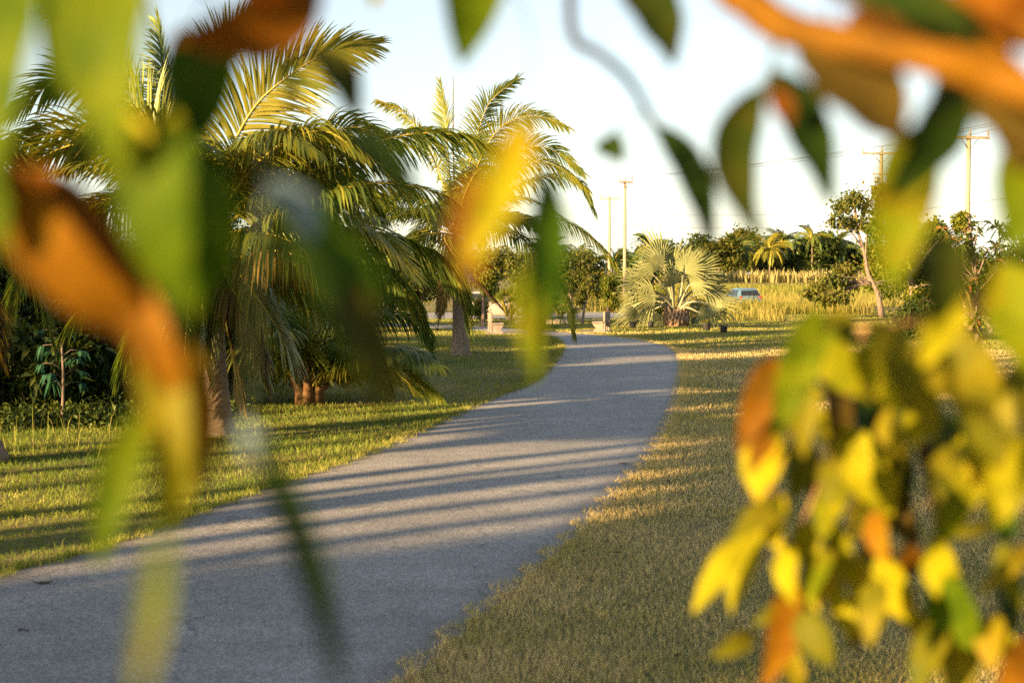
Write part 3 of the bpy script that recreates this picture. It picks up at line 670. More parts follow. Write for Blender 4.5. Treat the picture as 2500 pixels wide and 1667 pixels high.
# ------------------------------------------------------------------ broadleaf trees
def leaf_cloud(mb, clumps, n, ll, lw, rg, flat=.3, hollow=.55, vr=(.1, .9), down=.2):
    """leaf blades (folded, pointed) scattered through ellipsoid clumps"""
    wts = np.array([c[1][0] * c[1][1] * c[1][2] for c in clumps]) ** .67; wts /= wts.sum()
    k = rg.choice(len(clumps), n, p=wts)
    C = np.array([c[0] for c in clumps])[k]; Rr = np.array([c[1] for c in clumps])[k]
    u = nrm(rg.standard_normal((n, 3))); r = (hollow + (1 - hollow) * rg.random(n)) * (1 + .12 * rg.standard_normal(n))
    # gaps: leaves gather on spray directions
    spr = .75 + .25 * np.sin(u[:, 0] * 9 + k * 2.1) * np.sin(u[:, 2] * 8 + k) * np.sin(u[:, 1] * 9 + k * .7) * 2.2
    p = C + u * Rr * (r * spr)[:, None]
    D = nrm(u * .7 + rg.standard_normal((n, 3)) * .8 + np.array([0, 0, -down * 2]))
    W = nrm(np.cross(D, u * .5 + np.array([0, 0, 1.0]) + rg.standard_normal((n, 3)) * .6)); Nn = np.cross(W, D)
    L = ll * rg.uniform(.6, 1.25, n)[:, None]; w_ = lw * rg.uniform(.7, 1.2, n)[:, None]
    v0 = p; v1 = p + D * L * .45 - W * w_ / 2 + Nn * w_ * .18; v2 = p + D * L * .45 + W * w_ / 2 + Nn * w_ * .18; v3 = p + D * L - Nn * L * .15; vm = p + D * L * .5 
    A = np.stack([v0, v1, vm, v2, v3], 1).reshape(-1, 3); i0 = np.arange(n) * 5
    fs = np.stack([np.stack([i0, i0 + 2, i0 + 4, i0 + 1], 1), np.stack([i0, i0 + 3, i0 + 4, i0 + 2], 1)], 1).reshape(-1, 4)
    val = np.repeat(np.clip(rg.uniform(vr[0], vr[1], n) + .18 * np.sin(k * 3.3), 0, 1), 2)
    mb.add(A, fs.tolist(), val, 0, smooth=False)
    return p

def broadleaf(name, label, group, base, trunk_pts, r0, clumps, n, ll, lw, mat, bark='bark', seed=1, cat='tree', hollow=.5, down=.2, vr=(.1, .9), limbs=True):
    rg = np.random.default_rng(seed); b = np.array(base, float)
    root = empty(name, b); tag(root, label, cat, group)
    tb = MB(); tp = crom(trunk_pts, 14)
    tb.tube(tp, np.linspace(r0, r0 * .35, 14) * (1 + .25 * np.exp(-np.linspace(0, 1, 14) * 9)), 8, .5, wob=.04)
    if limbs:
        for c, rr in clumps:
            c = np.array(c); j = int(np.argmin(np.linalg.norm(tp[4:] - c, axis=1))) + 4; j = max(4, j - 3); s = tp[j]
            m_ = (s + c) / 2 + np.array([0, 0, .08 * np.linalg.norm(c - s)])
            q = crom([s, m_, c], 8); tb.tube(q, np.linspace(r0 * .42, r0 * .08, 8), 6, .5, wob=.05)
            for _ in range(4):
                e = c + nrm(rg.standard_normal(3)) * np.array(rr) * .85; tb.tube(crom([q[5], (q[5] + e) / 2 + rg.standard_normal(3) * .05 * rr[0], e], 6), np.linspace(r0 * .14, r0 * .03, 6), 4, .5)
    tb.build('trunk', M[bark], root)
    cb = MB(); leaf_cloud(cb, clumps, n, ll, lw, rg, hollow=hollow, down=down, vr=vr); cb.build('crown', M[mat], root)
    return root
def rclumps(c, rx, rz, n, rg, size=.45, ry=None):
    out = []
    for k in range(n):
        u = nrm(rg.standard_normal(3)) * rg.random() ** .4
        s = size * rg.uniform(.75, 1.25)
        out.append((np.array(c) + u * np.array([rx * (1 - s * .6), (ry or rx) * (1 - s * .6), rz * (1 - s * .6)]), (rx * s, rx * s, rz * s * .9)))
    return out
def simple_tree(name, label, group, px, py, d, wpx, top, bot, n, ll, lw, mat, seed, bark='bark', nc=9, base_py=None, lean=0, cat='tree', trunk_r=.12, down=.2, size=.45):
    """crown centred at photo x px between heights top..bot, at distance d"""
    rg = np.random.default_rng(seed); a = P(px, top, d); b_ = P(px, bot, d); c = (a + b_) / 2; rx = wpx / 2 * d / F; rz = max(.2, (a[2] - b_[2]) / 2)
    base = np.array([c[0] - lean, d, 0])
    return broadleaf(name, label, group, base, [base - [0, 0, .1], base + [lean * .3, 0, c[2] * .4], base + [lean * .8, .1, c[2] * .8], c + [0, 0, rz * .4]], trunk_r, rclumps(c, rx, rz, nc, rg, size), n, ll, lw, M and mat, bark, seed, cat, down=down)

# the young tree on the right with a bent grey trunk
d1 = 80.0
T1b = P(2153, 776, d1); T1b[2] = 0
tp1 = [T1b, P(2142, 712, d1), P(2119, 670, d1), P(2112, 623, d1), P(2100, 585, d1), P(2089, 543, d1), P(2085, 500, d1)]
cl1 = []
for (x, y, w_, h_) in ((2060, 500, 34, 26), (2090, 480, 36, 26), (2112, 505, 26, 30), (2050, 540, 30, 24), (2085, 545, 30, 22), (2115, 550, 22, 22), (2000, 700, 34, 20), (2040, 680, 36, 22), (2070, 655, 36, 22), (1985, 715, 24, 16), (2010, 730, 30, 18), (2045, 725, 34, 18), (2075, 690, 24, 20), (2180, 705, 30, 26), (2195, 690, 24, 24)):
    cl1.append((P(x + RNG.uniform(-8, 8), y, d1 + RNG.uniform(-.9, .9)), (w_ * 1.2 * d1 / F, w_ * 1.2 * d1 / F, h_ * 1.15 * d1 / F)))
broadleaf('slender_tree', 'slender tree with a bent bare grey trunk and open leaf clusters at the right', None, T1b, tp1, .15, cl1, 3000, .30, .15, 'tree_olive', 'bark', 31, down=.5)
# dense trees right of it
d2 = 60.0
cl2 = [(P(x, y, d2 + RNG.uniform(-1, 1)), (w_ * d2 / F, w_ * d2 / F, h_ * d2 / F)) for (x, y, w_, h_) in ((2150, 470, 22, 30), (2165, 510, 34, 34), (2200, 560, 50, 40), (2250, 590, 50, 40), (2180, 630, 50, 50), (2240, 660, 60, 50), (2290, 600, 40, 40), (2280, 560, 40, 30), (2200, 520, 40, 36), (2140, 560, 24, 34), (2250, 730, 50, 50), (2310, 700, 40, 60), (2350, 540, 30, 30))]
b2 = P(2230, 800, d2); b2[2] = 0
broadleaf('leafy_tree', 'tall bushy green tree in front of the leftmost of the two right-hand utility poles', None, b2, [b2, P(2225, 700, d2), P(2200, 600, d2), P(2160, 470, d2)], .14, cl2, 13000, .22, .15, 'tree_bright', 'bark', 33, down=.35, vr=(.0, .8))
d3 = 41.0
rgw = np.random.default_rng(77)
def whorl_tree(name, label, px_pts, d, base_px, ll, lw, mat, seed, nper=16, r0=.06):
    rg = np.random.default_rng(seed); b = P(*base_px, d); b[2] = 0
    root = empty(name, b); tag(root, label, 'tree'); tb, cb = MB(), MB()
    top = P(base_px[0] - 20, px_pts[0][1], d); tp = crom([b, (b + top) / 2 + [.1, 0, 0], top], 12); tb.tube(tp, np.linspace(r0, r0 * .4, 12), 7, .5)
    for (x, y, dy) in px_pts:
        e = P(x, y, d + dy); j = int(np.clip(np.argmin(np.linalg.norm(tp - e, axis=1)) - 2, 0, 11)); q = crom([tp[j], (tp[j] + e) / 2 - [0, 0, .05], e], 8); tb.tube(q, np.linspace(r0 * .4, .012, 8), 5, .5)
        ax = nrm(q[-1] - q[-3])
        for k in range(nper):
            a = k * 2.399; el = rg.uniform(-.5, .9); pos = e - ax * rg.uniform(0, .35)
            s1 = nrm(np.cross(ax, [0.3, .2, 1])); s2 = np.cross(ax, s1)
            D = nrm((s1 * math.cos(a) + s2 * math.sin(a)) * math.cos(el) + ax * math.sin(el)); Wd = nrm(np.cross(D, ax + rg.standard_normal(3) * .2)); L = ll * rg.uniform(.7, 1.2); w_ = lw * rg.uniform(.8, 1.2)
            pts = [pos + D * L * s - np.array([0, 0, 1]) * L * .42 * s * s for s in (0, .25, .55, .8, 1)]; pr = (.12, .85, 1, .6, .03); V = []
            Nn = np.cross(Wd, D)
            for pp, f_ in zip(pts, pr): V += [pp - Wd * w_ / 2 * f_ + Nn * w_ * .15 * f_, pp, pp + Wd * w_ / 2 * f_ + Nn * w_ * .15 * f_]
            vv = rg.uniform(0, .75) + (.3 if rg.random() < .25 else 0)
            cb.add(V, [(i * 3 + j2, i * 3 + j2 + 1, i * 3 + j2 + 4, i * 3 + j2 + 3) for i in range(4) for j2 in range(2)], min(1, vv), 0, smooth=True)
    tb.build('trunk', M['bark'], root); cb.build('crown', M[mat], root); return root
pts3 = [(2360, 525, 0)] + [(2370 + rgw.normal(0, 45), y + rgw.normal(0, 8), rgw.uniform(-.7, .7)) for y in np.linspace(545, 810, 52)]
whorl_tree('mango_tree', 'young mango tree with long drooping copper-tinged leaves beside the nearest utility pole', pts3, d3, (2385, 880), .30, .075, 'tree_copper', 5)
pts4 = [(2470, 520, 0)] + [(2490 + rgw.normal(0, 40), y + rgw.normal(0, 8), rgw.uniform(-.6, .6)) for y in np.linspace(530, 800, 46)]
whorl_tree('mango_tree', 'mango tree cut by the right edge of the picture with upswept yellowish leaves', pts4, 36.0, (2510, 910), .30, .075, 'tree_copper', 8)

# trees round the far parking road
simple_tree('leafy_tree', 'olive tree with forked pale trunk right of the lone palm trunk', None, 1392, 640, 82, 185, 598, 738, 7000, .22, .10, 'tree_olive', 41, 'bark_pale', 14, trunk_r=.17)
simple_tree('young_tree', 'small staked tree with thin leaning trunk in a pot left of the bench', None, 1434, 700, 70, 84, 676, 752, 1700, .16, .07, 'tree_olive', 42, 'bark_pale', 7, lean=.25, trunk_r=.075)
simple_tree('bushy_tree', 'rounded bright yellow-green mango tree left of the silver fan palm', None, 1484, 700, 74, 66, 648, 765, 3400, .20, .06, 'tree_bright', 43, 'bark', 10, trunk_r=.1, down=.6, size=.55)
simple_tree('bushy_tree', 'green mango bush peeping out right of the lone palm crown', None, 1180, 690, 66, 76, 640, 725, 2600, .20, .07, 'tree_bright', 44, 'bark', 9, trunk_r=.1, down=.6, size=.55)
simple_tree('bushy_tree', 'low green shrub right behind the silver fan palm', None, 1612, 720, 73, 60, 690, 775, 1500, .20, .06, 'tree_bright', 45, 'bark', 7, trunk_r=.06, down=.5, size=.55)
simple_tree('leafy_tree', 'olive tree close behind the drooping frond tips of the lone palm', None, 1318, 650, 92, 130, 605, 745, 5200, .24, .11, 'tree_olive', 46, 'bark_pale', 13, trunk_r=.16)
simple_tree('leafy_tree', 'dark leafy tree behind the drooping mango leaves at the far right', None, 2420, 640, 56, 210, 560, 790, 6500, .22, .10, 'tree_dark', 48, 'bark', 14, trunk_r=.12)
simple_tree('leafy_tree', 'green tree between the slender tree and the bushy right-hand tree', None, 2150, 640, 92, 130, 570, 725, 4600, .24, .13, 'tree_bright', 50, 'bark', 13, trunk_r=.1)
simple_tree('bushy_tree', 'low bush at the foot of the bushy right-hand tree', None, 2240, 790, 52, 170, 730, 830, 3200, .2, .09, 'tree_dark', 49, 'bark', 10, trunk_r=.06, size=.5)
simple_tree('bushy_tree', 'leafy shrub in front of the white car door', None, 1172, 745, 72, 64, 712, 780, 1600, .2, .07, 'tree_olive', 47, 'bark', 6, trunk_r=.05, down=.5, size=.55)
far = [  # px, d, width, top, bot, material, label
    (1180, 120, 190, 590, 700, 'tree_olive', 'olive tree in the distance straight behind the lone palm trunk'),
    (1290, 118, 150, 600, 720, 'tree_olive', 'wide olive tree behind the low green fan palms'),
    (1350, 130, 120, 590, 720, 'tree_dark', 'dark tree behind the forked olive tree'),
    (1440, 128, 110, 615, 725, 'tree_olive', 'olive tree far behind the small staked tree'),
    (1545, 150, 130, 630, 735, 'tree_dark', 'dark tree behind the left half of the silver fan palm'),
    (1640, 260, 120, 590, 680, 'tree_dark', 'dark crown just above the silver fan palm'),
    (1755, 300, 110, 566, 682, 'tree_olive', 'pale flowering tree right of the silver fan palm'),
    (1850, 330, 120, 575, 688, 'tree_olive', 'pale olive tree left of the orange-ribbed far palm'),
    (1940, 420, 120, 590, 690, 'tree_dark', 'dark round tree between the far palms'),
    (1995, 330, 110, 574, 685, 'tree_dark', 'dark rounded tree under the highest far palm crown'),
    (2060, 400, 110, 595, 690, 'tree_dark', 'dark tree far behind the bent trunk of the slender tree'),
    (2150, 420, 160, 600, 690, 'tree_olive', 'tree on the horizon behind the bushy right-hand tree'),
    (2300, 420, 200, 600, 690, 'tree_dark', 'dark tree on the horizon far right'),
    (1700, 380, 150, 600, 690, 'tree_dark', 'dark tree behind the right half of the silver fan palm'),
]
far += [(1810, 380, 100, 562, 688, 'tree_olive', 'pale olive crown showing above the dark trees behind the car'), (1900, 400, 110, 582, 690, 'tree_dark', 'dark crown behind the tall far palm'), (1720, 390, 110, 580, 690, 'tree_dark', 'dark crown right of the silver fan palm top'), (2020, 390, 90, 578, 690, 'tree_olive', 'olive crown behind the bent branch of the slender tree'), (1590, 250, 110, 600, 690, 'tree_olive', 'olive crown behind the single dark far palm')]
for i, (px, d, wpx, top, bot, mt, lab) in enumerate(far):
    if d > 200: d = d + 190
    s = d / 82
    simple_tree('far_tree', lab, 'trees along the horizon', px, 0, d, wpx * 1.25, top - (8 if d > 200 else 0), max(bot, 688) if d > 200 else bot + 25, 4200, .26 * s, .15 * s, mt, 60 + i, 'bark', 13, trunk_r=.15 * s)
far_p = [(1585, 175, 600, 'single dark coconut palm over the left edge of the silver fan palm', .30), (1800, 330, 610, 'slim far palm with greyish skirt of dead fronds', .3), (1878, 320, 607, 'far palm with orange ribs spread like a star', .85), (1908, 345, 592, 'tall far palm just right of the orange-ribbed one', .35),
         (1982, 345, 580, 'highest far palm rising above a dark round tree', .45), (2038, 350, 604, 'far palm leaning beside the slender tree', .3), (1500, 175, 640, 'dark far palm behind the bright mango tree', .25), (1410, 180, 625, 'dark far palm behind the drooping frond tips of the lone palm', .25), (1340, 170, 610, 'far palm behind the lone palm lower fronds', .3), (1540, 210, 640, 'small dark far palm between the slim poles and the silver fan palm', .25)]
proto_cache = {}
for i, (px, d, cy, lab, v0) in enumerate(far_p):
    if d > 250: d += 170
    c = P(px, cy, d); b = np.array([c[0], d, 0]); rg = np.random.default_rng(200 + i)
    root = empty('far_palm', b); tag(root, lab, 'palm tree', 'coconut palms along the horizon')
    tb = MB(); tb.tube([b - [0, 0, .1], (b + c) / 2 + [.2, 0, 0], c], [.3, .22, .17], 7, .5); tb.build('trunk', M['palm_bark'], root)
    L, Rb = MB(), MB()
    sc = 54 * d / F / 3.2
    for k in range(26):
        a = k * 2.399; e = rg.uniform(-.6, 1.35); h = np.array([math.cos(a), math.sin(a), 0]); pts = [c]; pp = c.copy()
        for s in range(5):
            pp = pp + (h * math.cos(e) + np.array([0, 0, math.sin(e)])) * 3.2 * sc / 5; pts.append(pp); e -= rg.uniform(.15, .4)
        frond_into(L, Rb, pts, rg.uniform(.6, .85) * sc, 34, rg.uniform(.3, 1.0), (rg.uniform(-60, 60),) * 2, wid=.075 * sc, v0=v0 - .2 + rg.uniform(-.1, .12), rr=.07 * sc)
    cr = L.build('crown', M['frond'], root); subpart(Rb, 'midribs', M['midrib'], cr, root)

# left shade: dense bush behind the palms
bush = [(-7.7, 24.6, 1.15, 1.7, 'tree_dark', 'low dark bush right of the papaya plant'), (-9.6, 24.2, 1.1, 1.6, 'tree_dark', 'low dark bush left of the papaya plant at the left edge'), (-6.2, 26.2, 1.2, 2.0, 'tree_dark', 'low dark bush behind the blurred orange leaf'), (-8.0, 28.0, 1.7, 2.7, 'tree_dark', 'dark leafy bush just behind the papaya plant'), (-10.6, 27.5, 1.8, 3.2, 'tree_dark', 'dark bush behind the pale stemmed shrub'), (-6.0, 30, 1.5, 2.4, 'tree_dark', 'low dark bush behind the large palm trunk'), (-9.4, 30, 2.2, 3.6, 'tree_dark', 'dark tall thicket tree behind the left palm'), (-6.4, 34, 2.2, 3.4, 'tree_dark', 'dark bushy tree in the deep shade left of the young palm'), (-12.2, 34, 2.4, 4.2, 'tree_dark', 'dark tree at the back of the far left shade'),
        (-9.2, 41, 2.6, 4.4, 'tree_olive', 'olive tree at the back behind the large palm'), (-5.2, 46, 2.2, 3.4, 'tree_dark', 'dark low tree between the young palm and the lone palm'), (-14.5, 45, 3, 5.2, 'tree_dark', 'tall dark tree deep in the left background'),
        (-8.2, 58, 3.0, 4.6, 'tree_dark', 'dark rounded tree glimpsed under the arching fronds of the large palm'), (-4.6, 66, 2.4, 4.2, 'tree_olive', 'olive tree just left of the lone palm trunk'), (-13, 62, 3.2, 6.0, 'tree_dark', 'tallest dark tree behind the large palm'), (-9.5, 90, 4, 7.0, 'tree_olive', 'distant olive tree beyond the parking road at the left')]
for i, (x, y, r_, h_, mt, lab) in enumerate(bush):
    rg = np.random.default_rng(300 + i); b = np.array([x, y, 0]); c = b + [0, 0, h_ * .55]
    broadleaf('bush_tree', lab, 'dark trees behind the palms', b, [b - [0, 0, .1], b + [.1, 0, h_ * .3], b + [0, 0, h_ * .7]], .12, rclumps(c, r_, h_ * .52, 14, rg, .45), 5200, .26, .12, mt, 'bark', 300 + i)
# shrub with pale stems at the very left, papaya-like plant, dry brush
b = np.array([*G(-20, 1010)[:2], 0]); dd = b[1]
broadleaf('pale_stemmed_shrub', 'leafy shrub with pale stems and sunlit drooping leaves at the far left edge', None, b, [b, P(-5, 930, dd), P(10, 880, dd), P(40, 840, dd)], .07,
          [(P(40, 830, dd), (.5, .5, .35)), (P(100, 830, dd), (.5, .5, .3)), (P(150, 800, dd), (.4, .4, .3)), (P(0, 800, dd), (.6, .5, .4)), (P(20, 930, dd), (.3, .3, .35))], 700, .20, .07, 'tree_bright', 'bark_pale', 401, cat='shrub', down=.6)
def papaya(name, label, px, py, hh, seed):
    rg = np.random.default_rng(seed); b = np.array([*G(px, py)[:2], 0]); root = empty(name, b); tag(root, label, 'plant')
    tb, lb = MB(), MB(); tb.tube(crom([b, b + [.03, 0, hh * .5], b + [0, 0, hh]], 8), np.linspace(.03, .015, 8), 6, .5)
    for k in range(13):
        z = hh * (.35 + .65 * min(1, max(0, k / 12 + rg.uniform(-.07, .07)))); a = k * 2.4 + rg.uniform(-.5, .5); s = b + [0, 0, z]; e = s + np.array([math.cos(a) * .3, math.sin(a) * .3, .1]); tb.tube([s, (s + e) / 2 + [0, 0, .06], e], [.008, .006, .005], 4, .5)
        dz_ = rg.uniform(.05, .3); sz_ = rg.uniform(.5, .85); o = np.array([math.cos(a), math.sin(a), 0.0]); s2 = np.array([-o[1], o[0], 0])
        for j in range(7):
            an = (j - 3) * .55; dr = o * math.cos(an) + s2 * math.sin(an); sd = -o * math.sin(an) + s2 * math.cos(an); L = .26 * sz_ * (1 - .06 * abs(j - 3))
            lb.add([e, e + dr * L * .5 - sd * .035 - [0, 0, .02], e + dr * L - [0, 0, dz_], e + dr * L * .5 + sd * .035 - [0, 0, .02]], [(0, 1, 2, 3)], rg.random(), 0, smooth=False)
    tb.build('stem', M['bark'], root); lb.build('leaves', M['bluegreen'], root)
papaya('papaya_plant', 'blue-green papaya plant with lobed leaves in the left shade', 152, 1030, 1.45, 5)
rb = np.random.default_rng(9); db = MB()
for k in range(900):
    s = np.array([rb.uniform(-11, -5.5), rb.uniform(25.5, 29.5), 0]); e = s + np.array([rb.normal(0, .5), rb.normal(0, .4), rb.uniform(.4, 1.7)]); m_ = (s + e) / 2 + rb.normal(0, .18, 3)
    db.tube(crom([s, m_, e], 6), np.linspace(.008, .003, 6), 3, rb.random(), cap=False)
tag(db.build('dry_brush', M['dry_brush']), 'tangle of dry brown twigs under the dark left trees', 'brush', kind='stuff')
gc = MB(); leaf_cloud(gc, [(np.array([x, y, .12]), (.9, .9, .28)) for x in np.arange(-10, -4.8, .8) for y in (22.5, 23.6, 24.7)], 9000, .11, .06, rb, hollow=.2)
tag(gc.build('ground_cover', M['tree_dark']), 'low dark green creeper at the foot of the left bush', 'ground cover', kind='stuff')

# ------------------------------------------------------------------ poles and wires
def pole(label, px, toppx, d, hm, arm, arm_dir, mat, extra=False):
    c = P(px, toppx, d); b = np.array([c[0], d, 0]); root = empty('utility_pole', b); tag(root, label, 'utility pole', 'utility poles')
    mb = MB(); n = 14; t = np.linspace(0, 1, n); mb.tube(np.outer(1 - t, b - [0, 0, .1]) + np.outer(t, c + [0, 0, .12]), np.linspace(.19, .13, n), 10, .5); mb.build('pole', mat, root)
    ad = nrm(np.array([math.cos(arm_dir), math.sin(arm_dir), .02])); fr = np.cross(ad, [0, 0, 1.0]) * .19
    ca = MB(); ca.box(c + fr + [0, 0, -.05], (arm, .11, .15), arm_dir, bev=.012); a_ = ca.build('crossarm', mat, root)
    ins = []
    for s in (-.46, .0, .46):
        q = c + fr + ad * arm * s + [0, 0, .03 if s else .09]
        ib = MB(); ib.tube([q, q + [0, 0, .09], q + [0, 0, .1], q + [0, 0, .16], q + [0, 0, .17], q + [0, 0, .34]], [.03, .03, .075, .075, .05, .055], 8, .5); subpart(ib, 'insulator', M['ceramic'], a_, root); ins.append(q + [0, 0, .34])
    for s in (-1, 1):
        br = MB(); br.tube([c + fr * .8 + ad * arm * .22 * s + [0, 0, -.13], c + fr * .5 + ad * .04 * s + [0, 0, -.75]], .025, 5, .5); br.build('brace', M['steel'], root)
    if extra:
        tr = MB(); q = c + ad * -.35 + fr + [0, 0, -1.9]; tr.tube([q + [0, 0, -.3], q + [0, 0, .15]], .16, 12, .5); tr.build('transformer', M['steel'], root)
        cb = MB(); cb.box(c + fr + [0, 0, -1.55], (1.3, .09, .1), arm_dir, bev=.01); cb.build('lower_arm', M['pole_dark'], root)
    return ins, c
i1, c1 = pole('tall sunlit timber utility pole with a wide crossarm at the right', 2365, 335, 87, 11, 2.5, R(8), M['pole'])
i2, c2 = pole('darker utility pole with a transformer partly hidden by a blurred leaf', 2152, 374, 105, 11, 2.9, R(-4), M['pole_dark'], True)
i3, c3 = pole('pale utility pole with a short crossarm left of the silver fan palm, taller of two', 1526, 444, 138, 11, 1.5, R(25), M['pole'])
i4, c4 = pole('thin pale utility pole just left of the taller one of the pair', 1488, 484, 170, 11, 2.4, R(5), M['pole'])
nxt = np.array([42.0, 60, 13.2])
for k in range(3):
    wb = MB(); run = [nxt + [(k - 1) * 1.1, 0, 0], i1[k], i2[k], i3[k], i4[k]]
    for a, b in zip(run[:-1], run[1:]):
        t = np.linspace(0, 1, 14); q = np.outer(1 - t, a) + np.outer(t, b); q[:, 2] -= 4 * t * (1 - t) * .006 * np.linalg.norm(b - a); wb.tube(q, .016, 4, .5, cap=False)
    tag(wb.build('power_line', M['wire']), ['left wire of the three strung along the pole tops', 'middle wire of the three strung along the pole tops', 'right wire of the three strung along the pole tops'][k], 'power line', 'power lines')
for k, (h1, h2, h3) in enumerate(((4.0, 4.2, 3.0), (5.6, 5.2, 4.2))):
    wb = MB(); run = [nxt - [0, 0, h1], c1 - [0, .2, h1], c2 - [0, .2, h2], c3 - [0, .2, h3], c4 - [0, .2, h3]]
    for a, b in zip(run[:-1], run[1:]):
        t = np.linspace(0, 1, 14); q = np.outer(1 - t, a) + np.outer(t, b); q[:, 2] -= 4 * t * (1 - t) * .008 * np.linalg.norm(b - a); wb.tube(q, .014, 4, .5, cap=False)
    tag(wb.build('power_line', M['wire']), ['upper of the two slack wires crossing the poles below the crossarms', 'lowest slack wire crossing the nearest pole just above the mango leaves'][k], 'power line', 'power lines')

# ------------------------------------------------------------------ benches, stones, pots, cars
def bench(label, px, py, rz, mirror=1):
    b = G(px, py); root = empty('bench', b); tag(root, label, 'bench', 'concrete benches'); L = 1.25
    ca, sa = math.cos(rz), math.sin(rz)
    def tr(v): v = np.asarray(v, float); return np.stack([v[:, 0] * ca - v[:, 1] * sa, v[:, 0] * sa + v[:, 1] * ca, v[:, 2]], 1) + b
    # side slabs with a scalloped front
    for yy in (-L / 2 + .12, L / 2 - .12):
        prof = [(0, 0), (.42, 0), (.42, .08), (.34, .12), (.31, .19), (.36, .24), (.42, .29), (.44, .38), (0, .38)]
        prof = [(x * mirror, z) for x, z in prof]; n = len(prof); v = [(x, yy - .06, z) for x, z in prof] + [(x, yy + .06, z) for x, z in prof]
        f = [tuple(range(n)), tuple(range(n, 2 * n))[::-1]] + [(i, (i + 1) % n, n + (i + 1) % n, n + i) for i in range(n)]
        mb = MB(); mb.add(tr(v), f, .5, smooth=False); mb.build('leg', M['concrete'], root)
    def slab(name, c, size):
        mb = MB(); mb.box((0, 0, 0), size, 0, bev=.015); v = mb.v[0] + np.array(c); mb.v[0] = tr(v); mb.build(name, M['concrete'], root)
    slab('seat', (.21 * mirror, 0, .415), (.5, L, .066))
    slab('backrest', (-.06 * mirror, 0, .66), (.09, L, .40))
    for yy in (-L / 2 + .12, L / 2 - .12): slab('back_post', (-.06 * mirror, yy, .225), (.085, .13, .445))
    slab('footing', (.42 * mirror, 0, .012), (1.3, L + .2, .05))
bench('pinkish concrete bench with its back to the lone palm left of the path', 1200, 814, R(6), 1)
bench('concrete bench with sunlit scalloped side left of the silver fan palm', 1478, 810, R(-14), -1)
eb = MB(); rg = np.random.default_rng(2)
root = empty('stone_edging', G(1310, 792)); tag(root, 'low row of pale sunlit stones edging the bed before the white car', 'stone edging')
for k in range(7):
    x = -.9 + k * .38; mb = eb; p = G(1310, 792) + [x, rg.normal(0, .03), .12]
    mb.box(p, (.36, .3, .24 + rg.uniform(-.04, .05)), rg.normal(0, .1), bev=.05)
eb.build('stones', M['stone'], root)
def pot(label, px, py, s, plant, seed):
    s *= .8
    b = G(px, py); root = empty('plant_pot', b); tag(root, label, 'plant pot', 'black plant bags'); rg = np.random.default_rng(seed)
    mb = MB(); mb.tube([b, b + [0, 0, .05 * s], b + [0, 0, .36 * s], b + [0, 0, .42 * s], b + [0, 0, .40 * s], b + [0, 0, .34 * s]], [.17 * s, .2 * s, .21 * s, .215 * s, .19 * s, .15 * s], 14, .5, wob=.03); mb.build('bag', M['pot'], root)
    if plant:
        sb, lb = MB(), MB(); t = b + [0, 0, plant]; sb.tube(crom([b + [0, 0, .3 * s], (b + t) / 2 + [.04, 0, 0], t], 6), np.linspace(.018, .008, 6), 5, .5)
        leaf_cloud(lb, [(b + [0, 0, plant * .85], (.22, .22, plant * .28))], 60, .16, .05, rg, hollow=.1, down=.3); sb.build('stem', M['bark_pale'], root); lb.build('leaves', M['tree_olive'], root)
pot('black plant bag right of the silver fan palm with only a twig in it', 1725, 807, 1.0, .5, 1)
pot('rightmost black plant bag by the field edge, holding a leafy sapling', 1767, 813, .9, 1.1, 2)
pot('black plant bag standing under the left fans of the silver palm', 1545, 801, .9, 0.0, 3)
pot('black plant bag hidden close to the silver palm trunk on its left', 1589, 799, .8, 0.0, 4)
pot('black plant bag with a thin forked sapling right behind the silver palm trunk', 1694, 790, .9, 1.6, 5)
pot('lone black plant bag on the right lawn between the blurred leaves', 2010, 866, .85, .8, 6)
pot('black plant bag beside the stone edging with a thin sapling', 1324, 797, .7, .9, 7)
b = G(1486, 783); root = empty('red_plant', b); tag(root, 'small plant with bright red leaves behind the bench backrest', 'plant')
sb, lb = MB(), MB(); sb.tube([b, b + [0, 0, .35]], .02, 5, .5); leaf_cloud(lb, [(b + [0, 0, .5], (.2, .2, .24))], 70, .22, .06, np.random.default_rng(3), hollow=.1, down=-.3); sb.build('stem', M['bark'], root); lb.build('leaves', M['red_leaf'], root)

def litter(label, px, py, L, rz, mat, z=.03):
    b = G(px, py); b[2] = z; root = empty('fallen_leaf', b); tag(root, label, 'leaf', 'fallen leaves'); mb = MB(); V = []
    for i in range(6):
        t_ = i / 5; w_ = L * .22 * math.sin(math.pi * min(.97, max(.03, t_)) ** .8); x = (t_ - .5) * L; zz = .25 * L * (t_ - .5) ** 2 + .004
        for q in (-1, 0, 1): V.append((b[0] + x * math.cos(rz) - q * w_ * math.sin(rz), b[1] + x * math.sin(rz) + q * w_ * math.cos(rz), b[2] + zz + .12 * abs(q) * L * .5))
    mb.add(V, [(i * 3 + j, i * 3 + j + 1, i * 3 + j + 4, i * 3 + j + 3) for i in range(5) for j in range(2)], .4); mb.build('blade', mat, root)
litter('dark dry leaf lying on the path near its left edge', 108, 1434, .13, .4, M['lf_brown'])
litter('small red-brown leaf lying on the path in the lower left corner', 58, 1551, .09, -.3, M['lf_red'])
litter('left of two small red leaves on the grass beside the path', 1424, 1361, .09, 1.2, M['lf_red'], .05)
litter('right of two small red leaves on the grass beside the path', 1506, 1364, .09, .4, M['lf_red'], .05)
litter('small dark leaf on the path by its right edge', 1522, 1138, .12, 0, M['lf_brown'])
litter('brown leaf on the right lawn near the bottom of the picture', 1655, 1620, .08, .8, M['lf_red'], .05)
rt = MB(); p_ = G(1478, 1377); rt.tube([p_ + [-.16, .0, .045], p_ + [0, .01, .06], p_ + [.16, .0, .05]], [.004, .006, .003], 5, .5)
